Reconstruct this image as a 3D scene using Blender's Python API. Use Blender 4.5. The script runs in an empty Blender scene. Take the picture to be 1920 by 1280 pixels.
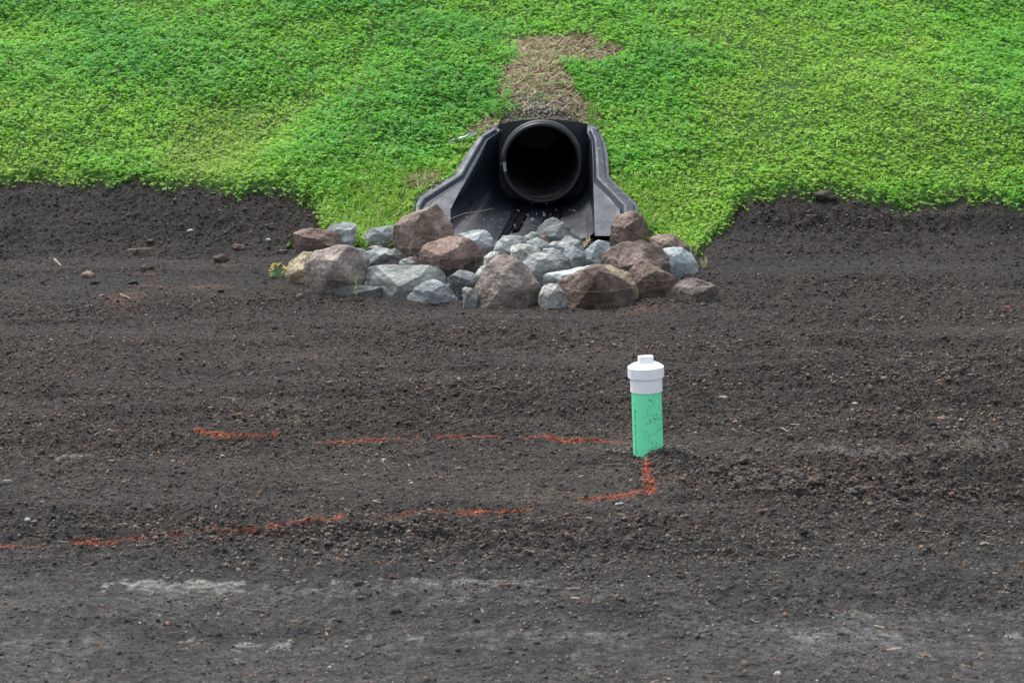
import bpy, bmesh, math, random
import numpy as np
from mathutils import Vector, Matrix
from mathutils.geometry import tessellate_polygon
random.seed(7)
RNG = np.random.default_rng(7)
sc = bpy.context.scene
col = sc.collection
# ------------------------------------------------------------------ camera, sky, sun, exposure
FPX = 4070.0
PITCH = math.radians(11.2)
CAM_H = 2.0
cam_d = bpy.data.cameras.new('camera')
cam_d.lens = FPX / 1920.0 * 36.0
cam_d.sensor_width = 36.0
cam_d.clip_end = 3000
cam_d.dof.use_dof = True
cam_d.dof.focus_distance = 10.0
cam_d.dof.aperture_fstop = 8.0
cam = bpy.data.objects.new('camera', cam_d); col.objects.link(cam)
cam.location = (0, 0, CAM_H)
cam.rotation_euler = (math.pi/2 - PITCH, 0, 0)
sc.camera = cam
world = bpy.data.worlds.new("World"); sc.world = world
world.use_nodes = True
wn = world.node_tree.nodes; wl = world.node_tree.links
bg = wn['Background']
sky = wn.new('ShaderNodeTexSky'); sky.sky_type = 'NISHITA'; sky.sun_disc = False
SUN_EL, SUN_AZ = math.radians(58), math.radians(-35)
sky.sun_elevation = SUN_EL; sky.sun_rotation = SUN_AZ
sky.air_density = 1.0; sky.dust_density = 2.5; sky.ozone_density = 1.0
hs = wn.new('ShaderNodeHueSaturation'); hs.inputs['Saturation'].default_value = 0.5
wl.new(sky.outputs[0], hs.inputs['Color']); wl.new(hs.outputs[0], bg.inputs['Color'])
bg.inputs['Strength'].default_value = 0.15
sun_d = bpy.data.lights.new('sun', 'SUN'); sun_d.energy = 1.5; sun_d.angle = math.radians(18)
sun_d.color = (1.0, 0.98, 0.95)
sun = bpy.data.objects.new('sun', sun_d); col.objects.link(sun)
sdir = Vector((math.sin(SUN_AZ)*math.cos(SUN_EL), math.cos(SUN_AZ)*math.cos(SUN_EL), math.sin(SUN_EL)))
sun.rotation_euler = sdir.to_track_quat('Z', 'Y').to_euler()
sun.location = (0, 0, 20)
sc.view_settings.view_transform = 'Standard'
sc.view_settings.look = 'None'
sc.view_settings.gamma = 1
sc.view_settings.exposure = 1.25

# ------------------------------------------------------------------ picture <-> place
cp, sp_ = math.cos(PITCH), math.sin(PITCH)
def ray(px, py):
    u = (px-960.0)/FPX; v = (640.0-py)/FPX
    return np.array([u, cp + v*sp_, -sp_ + v*cp])
CAMP = np.array([0.0, 0.0, CAM_H])
def at_y(px, py, y):
    r = ray(px, py); return CAMP + r*(y/r[1])
def at_plane(px, py, n, c):
    r = ray(px, py); t = (c - CAMP.dot(n))/r.dot(n); return CAMP + r*t

# ------------------------------------------------------------------ noise
def _h(*k):
    n = np.uint32(0x9E3779B9)
    mul = [374761393, 668265263, 2147483647 & 1442695041, 1274126177]
    a = np.zeros_like(k[0], dtype=np.uint32)
    for i, q in enumerate(k):
        a = a + q.astype(np.uint32)*np.uint32(mul[i])
    a = (a ^ (a >> np.uint32(13)))*np.uint32(1274126177)
    a = (a ^ (a >> np.uint32(15)))*np.uint32(2246822519)
    a = a ^ (a >> np.uint32(16))
    return a.astype(np.float64)/4294967295.0
def vn2(x, y, s=0):
    xi = np.floor(x).astype(np.int64); yi = np.floor(y).astype(np.int64)
    fx = x-xi; fy = y-yi
    fx = fx*fx*(3-2*fx); fy = fy*fy*(3-2*fy)
    sd = np.full_like(xi, s)
    a = _h(xi, yi, sd); b = _h(xi+1, yi, sd); c = _h(xi, yi+1, sd); d = _h(xi+1, yi+1, sd)
    return (a*(1-fx)+b*fx)*(1-fy) + (c*(1-fx)+d*fx)*fy - 0.5
def fbm2(x, y, s=0, octv=4, g=0.5):
    x = np.asarray(x, float); y = np.asarray(y, float)
    r = np.zeros(np.broadcast(x, y).shape); a = 1.0
    x = x + 0*r; y = y + 0*r
    for i in range(octv):
        r += a*vn2(x+i*17.3, y-i*9.1, s+i*31); x = x*2.03; y = y*2.03; a *= g
    return r
def vn3(p, s=0):
    i = np.floor(p).astype(np.int64); f = p-i; f = f*f*(3-2*f)
    sd = np.full(len(p), s, dtype=np.int64)
    r = 0
    for dx in (0, 1):
        for dy in (0, 1):
            for dz in (0, 1):
                w = (f[:,0] if dx else 1-f[:,0])*(f[:,1] if dy else 1-f[:,1])*(f[:,2] if dz else 1-f[:,2])
                r = r + w*_h(i[:,0]+dx, i[:,1]+dy, i[:,2]+dz, sd)
    return r-0.5
def sstep(a, b, x):
    t = np.clip((x-a)/(b-a), 0, 1); return t*t*(3-2*t)

# ------------------------------------------------------------------ the lie of the land
XC = 0.186                       # pipe centre line
TOE = 12.78
def base_h(x, y):
    x = np.asarray(x, float); y = np.asarray(y, float)
    w = 0.16
    q = np.clip((y-TOE)/w, -40, 40)
    z = 0.46*w*np.log1p(np.exp(q))
    z = np.where(y-TOE > 40*w, 0.46*(y-TOE), z)
    z = z - np.maximum(z-4.2, 0)*0.93           # the bank levels off at its top
    # swells of the bank
    on = sstep(13.0, 13.9, y)
    z = z + on*0.10*np.exp(-((x+1.15-(y-14)*0.5)/0.45)**2 - ((y-14.2)/1.1)**2)
    z = z + on*0.07*np.exp(-((x-2.6)/0.9)**2 - ((y-14.6)/0.8)**2)
    z = z + on*0.08*fbm2(x*0.7, y*0.7, 5, 2)*2
    z = z + 0.12*np.exp(-((x-XC)/0.33)**2)*sstep(13.8, 14.02, y)*(1-sstep(14.3, 15.3, y))
    # the basin floor
    z = z + 0.03*fbm2(x*0.5, y*0.8, 3, 2)*(1-sstep(11.5, 13, y))
    z = z + 0.010*np.exp(-((x-0.56)/0.12)**2-((y-7.93)/0.10)**2) - 0.018*np.exp(-((x-0.455)/0.06)**2-((y-7.85)/0.08)**2)
    # ridge of lumpy spoil to the right of the riser
    rx = np.clip((x-0.55)/0.75, 0, 1)
    yc = 7.75 - 0.42*rx
    z = z + 0.028*np.exp(-((y-yc)/0.13)**2)*sstep(0.4, 0.6, x)*(1-sstep(1.15, 1.5, x))
    return z
OUT_L = [(917,239),(893,260),(872,290),(850,325),(783,364),(773,382),(772,440)]
OUT_R = [(1123,241),(1134,262),(1140,290),(1142,328),(1168,355),(1196,381),(1198,440)]
FN = np.array([0.12*1.0, 1.0, -1.98])           # plane of the wing faces
FC = 13.1 + 0.12*XC - 1.98*0.19
def fl(px, py): return at_plane(px, py, FN, FC)
_l = np.array([fl(*p) for p in OUT_L]); _r = np.array([fl(*p) for p in OUT_R])
def foot(x, y):                                  # 1 inside the outlet's footprint
    xl = np.interp(y, _l[::-1,1], _l[::-1,0]); xr = np.interp(y, _r[::-1,1], _r[::-1,0])
    return (x > xl+0.02) & (x < xr-0.02) & (y > 12.85) & (y < 14.03)
EDGE_PX = [(-900,330),(-300,333),(0,338),(120,333),(260,334),(400,344),(520,356),(574,366),(592,386),(603,430),(640,452),(700,470),(1200,478),(1290,474),(1312,458),(1352,420),(1390,380),(1450,364),(1545,361),(1700,362),(1920,362),(2300,366),(2900,366)]
def ground_hit(px, py, f=None):
    f = f or base_h
    r = ray(px, py); t0 = 3.0/r[1]
    ys = np.linspace(3.5, 24, 1200); t = ys/r[1]
    zz = CAM_H + r[2]*t; xx = r[0]*t
    h = f(xx, ys)
    k = np.argmax(zz < h)
    if not (zz < h).any(): k = len(ys)-1
    if k > 0:
        a = (zz[k-1]-h[k-1]); b = (zz[k]-h[k]); q = a/(a-b) if a != b else 0
        y = ys[k-1] + q*(ys[k]-ys[k-1])
    else: y = ys[0]
    tt = y/r[1]
    return np.array([r[0]*tt, y, CAM_H + r[2]*tt])
_e = np.array([ground_hit(*p)[:2] for p in EDGE_PX])
_e = _e[np.argsort(_e[:,0])]
def edge_y(x):
    return np.interp(x, _e[:,0], _e[:,1]) + 0.07*fbm2(x*3, x*0, 11, 3) + 0.10*fbm2(x*10, x*0, 12, 3)
def grassy(x, y):                                # >0 on the bank
    return np.where((x > -.60) & (x < .86) & (y < 12.97), -.3, y - edge_y(x))
def cl(cx, cy, rx, ry, x, y): return np.exp(-((x-cx)/rx)**2-((y-cy)/ry)**2)
# dry / pale streaks of the crust, given where they lie on the photograph's ground
STREAK = [(200,490,1096,4,1.0),(560,810,1092,4,1.0),(800,1010,1090,4,.6),(230,440,1104,3,.6),(100,180,858,6,.45),(330,360,1198,9,.8),(440,490,1208,4,.9),(505,545,1207,7,.9),
          (640,700,1192,5,.8),(765,790,1196,4,.6),(1275,1330,1190,7,.8),(1500,1545,1195,5,.7),(1640,1690,1188,6,.8),(1880,1915,1190,4,.9),(1800,1870,1190,4,.5),
          (900,1300,1200,18,.2),(1330,1800,1180,25,.15),(0,200,1215,20,.25),(500,900,1110,14,.2),(1500,1800,1160,20,.2),(1090,1200,1190,6,.5),(1740,1920,835,10,.35),(1500,1750,845,8,.3)]
_st = []
for a, b, c, h, k in STREAK:
    p = ground_hit((a+b)/2, c); q0 = ground_hit(a, c); q1 = ground_hit(b, c); v0 = ground_hit((a+b)/2, c-h); v1 = ground_hit((a+b)/2, c+h)
    _st.append((p[0], p[1], abs(q1[0]-q0[0])/2, abs(v0[1]-v1[1])/2, k))
def pale(x, y):
    m = np.zeros(np.broadcast(x, y).shape)
    n = fbm2(x*9, y*5, 21, 4)
    n2 = fbm2(x*40, y*18, 22, 3)
    for cx, cy, hx, hy, k in _st:
        d = np.sqrt(np.maximum(((x-cx)/hx),0-((x-cx)/hx))**6 + ((y-cy)/hy)**2)
        v = (1.12 - d + n*2.4 + n2*2.6)
        m = np.maximum(m, k*sstep(0.0, 0.55, v)*(np.abs(x-cx) < hx*1.6))
    return m
PAINT = [
 [([(372,806),(420,815),(470,818),(515,813)], .036, .9), ([(588,827),(660,826),(740,822),(820,818)], .028, .8), ([(820,819),(930,818),(1020,822),(1060,828)], .030, .95), ([(1060,828),(1130,826),(1188,834)], .045, .95)],
 [([(-40,1028),(75,1022)], .036, .9), ([(140,1012),(190,1010),(280,1004)], .036, .78), ([(290,1003),(400,995),(480,992)], .020, .5), ([(510,991),(560,986),(640,981)], .032, .75), ([(700,972),(740,970),(830,962),(990,949)], .030, .65)],
 [([(1215,866),(1213,880),(1217,900),(1219,916)], .040, .9), ([(1222,922),(1180,929),(1150,931),(1095,934)], .038, .8)],
 [([(1888,572),(1925,570)], .035, .8)]]
_pp = []
for sg in PAINT:
    for pts, w, dn in sg:
        q = [ground_hit(*p) for p in pts]
        for a, b in zip(q[:-1], q[1:]): _pp.append((a[0], a[1], b[0], b[1], w, dn))
def paint_mask(x, y):
    x = np.asarray(x, float); y = np.asarray(y, float)
    m = np.zeros(np.broadcast(x, y).shape)
    for ax, ay, bx, by, w, dn in _pp:
        sel = (x > min(ax, bx)-.12) & (x < max(ax, bx)+.12) & (y > min(ay, by)-.12) & (y < max(ay, by)+.12)
        if not sel.any(): continue
        X = x[sel]; Y = y[sel]
        t = np.clip(((X-ax)*(bx-ax)+(Y-ay)*(by-ay))/((bx-ax)**2+(by-ay)**2+1e-9), 0, 1)
        d = np.hypot(X-ax-t*(bx-ax), Y-ay-t*(by-ay))
        n = fbm2(X*13, Y*10, 301, 3) + .5*fbm2(X*60, Y*40, 302, 2)
        v = dn*np.exp(-(d/(w*.50))**2)*np.clip(.85+1.6*n, 0, 1.25)
        m[sel] = np.maximum(m[sel], v)
    return np.clip(m, 0, 1)
OR = np.array([.50, .125, .05])
def rough_amp(x, y):                             # crumbly against rolled bands
    b = fbm2(x*0.5, y*2.6, 41, 3)
    a = 0.85 + 1.3*b
    a = a*(1-0.45*sstep(7.0, 5.9, y))
    a = a + 0.7*np.exp(-((y-7.5)/0.3)**2)*sstep(0.3, 0.8, x)*(1-sstep(1.3, 1.8, x))
    return np.clip(a, 0.25, 1.9)
def full_h(x, y):
    z = base_h(x, y)
    g = sstep(-0.04, 0.06, grassy(x, y))
    s = (1-g)
    am = rough_amp(x, y)*s
    p = pale(x, y)*s
    am = am*(1-0.7*p)
    n = 0.016*fbm2(x*2.2, y*3.2, 51, 2) + 0.011*fbm2(x*0.8, y*9.0, 52, 2) + am*0.008*fbm2(x*3.0, y*20.0, 57, 2)
    n = n + am*(0.011*fbm2(x*9, y*11, 53, 2) + 0.020*fbm2(x*25, y*22, 54, 2))
    r = fbm2(x*75, y*75, 55, 2)
    n = n + am*(0.0090*r + 0.0050*(_h(np.round(np.asarray(x)*20000).astype(np.int64)+0*np.round(z).astype(np.int64), np.round(np.asarray(y)*20000).astype(np.int64)+0*np.round(z).astype(np.int64))-.5))
    z = z + n*s - 0.035*s*sstep(-0.25, -0.02, grassy(x, y)) + g*0.01*fbm2(x*8, y*8, 56, 2)
    z = z + sstep(-.82, -.68, x)*(1-sstep(.86, .98, x))*(-.15*sstep(11.28, 11.42, y)*(1-sstep(11.95, 12.15, y)) + .035*sstep(12.0, 12.25, y)*(1-sstep(12.45, 12.65, y)))
    return np.where(foot(x, y), 0.015, z)

# ------------------------------------------------------------------ mesh and material helpers
def mk(name, V, F, mat, colr=None, parent=None, smooth=False, link=True):
    V = np.asarray(V, dtype=np.float32).reshape(-1, 3); F = np.asarray(F, dtype=np.int32)
    me = bpy.data.meshes.new(name)
    k = F.shape[1]
    me.vertices.add(len(V)); me.vertices.foreach_set('co', V.ravel())
    me.loops.add(F.size); me.loops.foreach_set('vertex_index', F.ravel())
    me.polygons.add(len(F))
    me.polygons.foreach_set('loop_start', np.arange(0, F.size, k, dtype=np.int32))
    if smooth: me.polygons.foreach_set('use_smooth', np.ones(len(F), dtype=bool))
    me.update(calc_edges=True)
    if colr is not None:
        c = np.ones((len(V), 4), dtype=np.float32); c[:,:3] = colr
        at = me.color_attributes.new('Col', 'FLOAT_COLOR', 'POINT'); at.data.foreach_set('color', c.ravel())
    me.materials.append(mat)
    o = bpy.data.objects.new(name, me)
    if link: col.objects.link(o)
    if parent is not None: o.parent = parent
    return o
def tag(o, label=None, cat=None, group=None, kind=None):
    if label: o['label'] = label
    if cat: o['category'] = cat
    if group: o['group'] = group
    if kind: o['kind'] = kind
    return o
def empty(name, loc, label, cat, group=None):
    o = bpy.data.objects.new(name, None); col.objects.link(o); o.location = loc; o.empty_display_size = 0.1
    return tag(o, label, cat, group)
def frombm(name, bm, mat, parent=None, smooth=False, bevel=0, ang=35):
    me = bpy.data.meshes.new(name); bmesh.ops.recalc_face_normals(bm, faces=bm.faces); bm.to_mesh(me); bm.free()
    me.materials.append(mat)
    o = bpy.data.objects.new(name, me); col.objects.link(o)
    if parent is not None:
        o.parent = parent
        o.matrix_parent_inverse = Matrix.Identity(4)
    if bevel:
        b = o.modifiers.new('bevel', 'BEVEL'); b.width = bevel; b.segments = 2; b.limit_method = 'ANGLE'; b.angle_limit = math.radians(ang)
    if smooth or any(p.use_smooth for p in me.polygons):
        me.polygons.foreach_set('use_smooth', [True]*len(me.polygons)); me.set_sharp_from_angle(angle=math.radians(32))
    return o
class Mat:
    def __init__(s, name, rough=0.8, spec=0.5):
        s.m = bpy.data.materials.new(name); s.m.use_nodes = True
        s.n = s.m.node_tree.nodes; s.l = s.m.node_tree.links
        s.b = s.n['Principled BSDF']; s.b.inputs['Roughness'].default_value = rough
        s.b.inputs['Specular IOR Level'].default_value = spec
    def add(s, t, **kw):
        q = s.n.new(t)
        for k, v in kw.items(): setattr(q, k, v)
        return q
    def noise(s, scale, detail=4, rough=0.55, vec=None, stretch=None):
        q = s.n.new('ShaderNodeTexNoise'); q.inputs['Scale'].default_value = scale; q.inputs['Detail'].default_value = detail; q.inputs['Roughness'].default_value = rough
        if vec is None:
            vec = s.n.new('ShaderNodeTexCoord').outputs['Object']
        if stretch:
            mp = s.n.new('ShaderNodeMapping'); mp.inputs['Scale'].default_value = stretch; s.l.new(vec, mp.inputs[0]); vec = mp.outputs[0]
        s.l.new(vec, q.inputs['Vector']); return q.outputs['Fac']
    def ramp(s, fac, stops, interp='LINEAR'):
        r = s.n.new('ShaderNodeValToRGB'); r.color_ramp.interpolation = interp
        e = r.color_ramp.elements
        while len(e) < len(stops): e.new(0.5)
        for i, (p, c) in enumerate(stops):
            e[i].position = p; e[i].color = (*c, 1) if hasattr(c, '__len__') else (c, c, c, 1)
        s.l.new(fac, r.inputs[0]); return r.outputs[0]
    def mix(s, a, b, fac, mode='MIX'):
        m = s.n.new('ShaderNodeMix'); m.data_type = 'RGBA'; m.blend_type = mode
        for i, v in ((0, fac), (6, a), (7, b)):
            if hasattr(v, 'links'): s.l.new(v, m.inputs[i])
            elif i == 0: m.inputs[0].default_value = v
            else: m.inputs[i].default_value = (*v, 1)
        return m.outputs[2]
    def attr(s): 
        a = s.n.new('ShaderNodeAttribute'); a.attribute_name = 'Col'; return a.outputs['Color']
    def base(s, c):
        if hasattr(c, 'links'): s.l.new(c, s.b.inputs['Base Color'])
        else: s.b.inputs['Base Color'].default_value = (*c, 1)
    def bump(s, fac, dist, strength=1.0, prev=None):
        b = s.n.new('ShaderNodeBump'); b.inputs['Distance'].default_value = dist; b.inputs['Strength'].default_value = strength
        s.l.new(fac, b.inputs['Height'])
        if prev is not None: s.l.new(prev, b.inputs['Normal'])
        s.l.new(b.outputs[0], s.b.inputs['Normal']); return b.outputs[0]

def soil_mat():
    M = Mat('soil', 0.88, 0.35)
    a = M.attr()
    fine = M.ramp(M.noise(130, 6, 0.75), [(0.30, 0.25), (0.47, 0.8), (0.60, 1.35), (0.74, 2.6)])
    c = M.mix(a, fine, 1.0, 'MULTIPLY')
    med = M.ramp(M.noise(42, 5, 0.7, stretch=(0.75, 1, 1)), [(0.32, 0.36), (0.5, 0.9), (0.68, 2.0)])
    c = M.mix(c, med, 1.0, 'MULTIPLY')
    c = M.mix(c, (0.085, 0.052, 0.033), M.ramp(M.noise(60, 4, 0.6, stretch=(1, .8, 1)), [(0.60, 0.0), (0.70, 0.55)]))
    mid = M.ramp(M.noise(14, 4, 0.6, stretch=(0.6, 1.3, 1)), [(0.3, 0.72), (0.7, 1.28)])
    c = M.mix(c, mid, 1.0, 'MULTIPLY')
    M.base(c)
    p = M.bump(M.noise(75, 6, 0.75), 0.022, 1.0)
    M.bump(M.noise(330, 3, 0.6), 0.004, 0.8, p)
    return M.m
MSOIL = soil_mat()
def attr_mat(name, rough=0.85, spec=0.3, bump=None, var=None):
    M = Mat(name, rough, spec); c = M.attr()
    if var:
        c = M.mix(c, M.ramp(M.noise(var, 4, 0.6), [(0.3, 0.6), (0.7, 1.4)]), 1.0, 'MULTIPLY')
    M.base(c)
    if bump: M.bump(M.noise(bump, 4, 0.6), 0.003, 0.8)
    return M.m
def leaf_mat(name, trans=0.3, rough=0.5):
    M = Mat(name, rough, 0.22); a = M.attr(); M.base(a)
    t = M.add('ShaderNodeBsdfTranslucent')
    M.l.new(M.mix(a, (1.0, 1.25, 0.5), 1.0, 'MULTIPLY'), t.inputs[0])
    mx = M.add('ShaderNodeMixShader'); mx.inputs[0].default_value = trans
    M.l.new(M.b.outputs[0], mx.inputs[1]); M.l.new(t.outputs[0], mx.inputs[2])
    M.l.new(mx.outputs[0], M.n['Material Output'].inputs['Surface'])
    return M.m
MCLOD = attr_mat('crumbs', 0.9, 0.3, 200, 150)
MLEAF = leaf_mat('clover_leaf', 0.45, 0.62)
MBLADE = leaf_mat('grass_blade', 0.3, 0.5)
MSTRAW = attr_mat('straw', 0.7, 0.3)
MSTONE = attr_mat('pebble_stone', 0.75, 0.4, 60, 30)

# ------------------------------------------------------------------ ground: one sheet out to the horizon
def axis(a, b, steps, lo, hi, grow=1.3):
    v = list(steps); s = v[1]-v[0]
    L = []; q = v[0]
    while q > lo: s *= grow; q -= s; L.append(q)
    R = []; q = v[-1]; s = v[-1]-v[-2]
    while q < hi: s *= grow; q += s; R.append(q)
    return np.array(L[::-1]+v+R)
xs = axis(0, 0, np.arange(-4.1, 4.1, 0.0095), -900, 900)
ysv = list(np.arange(5.3, 9.0, 0.0085)) + list(np.arange(9.0, 13.4, 0.013)) + list(np.arange(13.4, 14.4, 0.02)) + list(np.arange(14.4, 18, 0.05))
ys_ = axis(0, 0, ysv, -900, 900)
def build_ground():
    X, Y = np.meshgrid(xs, ys_)
    Z = full_h(X, Y)
    nx, ny = len(xs), len(ys_)
    g = sstep(-0.06, 0.04, grassy(X, Y)); pl = pale(X, Y)*(1-g)
    b = fbm2(X*0.35, Y*1.6, 61, 3); b2 = fbm2(X*3, Y*6, 62, 3)
    b3 = fbm2(X*2.2, Y*16, 65, 3)
    v = (0.033 + 0.016*b + 0.015*b2 + 0.016*b3)
    near = sstep(8.2, 6.0, Y)[..., None]
    warm = np.array([1.22, 0.98, 0.78]); cool = np.array([1.06, 1.0, 0.93])
    c = v[..., None]*(warm*(1-near)+cool*near)*(1+0.25*near)*(1+0.62*sstep(6.85, 6.1, Y)*(1+1.2*fbm2(X*1.2, Y*5, 66, 3)))[..., None]
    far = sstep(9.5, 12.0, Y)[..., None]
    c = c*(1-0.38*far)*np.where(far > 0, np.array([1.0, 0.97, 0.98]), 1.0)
    rust = sstep(0.20, 0.5, fbm2(X*2.5, Y*2.5, 63, 4))*cl(-2.3, 11.7, 1.1, 0.6, X, Y)
    rust = np.maximum(rust, 0.8*cl(0.66, 10.98, 0.12, 0.1, X, Y)*1.0)
    c = c*(1-rust[..., None]) + rust[..., None]*np.array([0.15, 0.075, 0.045])
    lump = cl(0.95, 7.5, 0.5, 0.22, X, Y) + 0.8*cl(1.6, 8.05, 0.8, 0.28, X, Y) + .55*cl(.2, 7.3, .6, .3, X, Y) + .35*cl(-1.1, 7.1, 1.0, .35, X, Y)
    lump = np.clip(lump*(0.7+1.2*b2), 0, 1)[..., None]
    c = c*(1-0.55*lump) + 0.55*lump*np.array([0.115, 0.088, 0.066])
    gv = np.array([0.25, 0.25, 0.225])*(0.85+0.5*fbm2(X*20, Y*20, 64, 2))[..., None]
    c = c*(1-pl[..., None]) + gv*pl[..., None]
    pm = paint_mask(X, Y)[..., None]*.72; c = c*(1-pm) + pm*OR
    dirt = np.array([0.060, 0.150, 0.022])
    st = straw_zone(X, Y)
    gc = dirt*(1-st[..., None]) + st[..., None]*np.array([0.135, 0.105, 0.058])
    c = c*(1-g[..., None]) + gc*g[..., None]
    wide = sstep(14, 40, np.abs(X)+np.abs(Y-10))[..., None]*g[..., None]
    c = c*(1-wide) + wide*np.array([0.075, 0.20, 0.025])
    V = np.stack([X, Y, Z], -1).reshape(-1, 3)
    i = np.arange(ny-1)[:, None]*nx + np.arange(nx-1)[None, :]
    F = np.stack([i, i+1, i+nx+1, i+nx], -1).reshape(-1, 4)
    ctr = V[F].mean(1)
    hole = (np.abs(ctr[:,0]-XC) < 0.29) & (ctr[:,1] > 13.95) & (ctr[:,1] < 14.12) & (np.ptp(V[F][:,:,2], axis=1) > .3)
    F = F[~hole]
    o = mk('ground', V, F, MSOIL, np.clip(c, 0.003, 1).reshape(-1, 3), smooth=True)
    tag(o, kind='structure')
def straw_zone(x, y):
    """bare straw-covered soil on the bank above the pipe and beside the left wing"""
    n = fbm2(x*4, y*4, 71, 3)
    m = 1.3*cl(XC+0.0, 14.22, 0.37, 0.22, x, y) + 1.2*cl(XC-0.0, 14.65, 0.26, 0.36, x, y) + .6*cl(XC+.05, 15.05, .28, .15, x, y) + 1.15*cl(XC+0.33, 14.95, 0.30, 0.16, x, y) + 0.7*cl(XC+0.12, 15.15, .25, .10, x, y)
    m = m + 0.75*cl(-0.57, 13.55, 0.13, 0.13, x, y) + 0.5*cl(XC-0.38, 14.15, 0.16, 0.12, x, y)
    return sstep(0.35, 0.75, m + n*1.1*np.clip(m*1.6, 0, 1))
build_ground()

# ------------------------------------------------------------------ crumbs, chips and gravel (nobody could count them)
def rotmats(n):
    q = RNG.normal(size=(n, 4)); q /= np.linalg.norm(q, axis=1)[:, None]
    w, x, y, z = q.T
    return np.stack([np.stack([1-2*(y*y+z*z), 2*(x*y-z*w), 2*(x*z+y*w)], -1), np.stack([2*(x*y+z*w), 1-2*(x*x+z*z), 2*(y*z-x*w)], -1), np.stack([2*(x*z-y*w), 2*(y*z+x*w), 1-2*(x*x+y*y)], -1)], 1)
def ico(sub=0):
    bm = bmesh.new(); bmesh.ops.create_icosphere(bm, subdivisions=sub+1, radius=1)
    V = np.array([v.co[:] for v in bm.verts]); F = np.array([[v.index for v in f.verts] for f in bm.faces]); bm.free(); return V, F
OCT = (np.array([[1,0,0],[-1,0,0],[0,1,0],[0,-1,0],[0,0,1],[0,0,-1]], float), np.array([[0,2,4],[2,1,4],[1,3,4],[3,0,4],[2,0,5],[1,2,5],[3,1,5],[0,3,5]]))
ICO = ico(0)
def scatter(name, P, S, C, tmpl, mat, flat=0.7, stretch=0.35, jit=0.25, smooth=False):
    n = len(P); V0, F0 = tmpl; k = len(V0)
    V = V0[None]*(1+RNG.uniform(-jit, jit, (n, k, 1)))
    sc3 = 1+RNG.uniform(-stretch, stretch, (n, 1, 3))
    V = V*sc3*S[:, None, None]
    V = np.einsum('nij,nkj->nki', rotmats(n), V)
    V[..., 2] *= flat
    V = V + P[:, None, :]
    F = F0[None] + (np.arange(n)*k)[:, None, None]
    return mk(name, V.reshape(-1, 3), F.reshape(-1, F0.shape[1]), mat, np.repeat(C, k, axis=0), smooth=smooth)
def soil_points(n, power=1.0, margin=1.25):
    out = []
    while sum(len(o) for o in out) < n:
        u = RNG.random(n); a, b = 5.2, 14.6
        y = a*(b/a)**u if power == 1 else a+(b-a)*u
        x = RNG.uniform(-1, 1, n)*y*0.236*margin
        ok = (grassy(x, y) < 0.0) & ~foot(x, y)
        out.append(np.stack([x[ok], y[ok]], 1))
    return np.concatenate(out)[:n]
PAL = np.array([[.026,.024,.023],[.048,.044,.041],[.070,.062,.056],[.098,.080,.064],[.125,.092,.066],[.17,.15,.125],[.17,.092,.052]])
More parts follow.
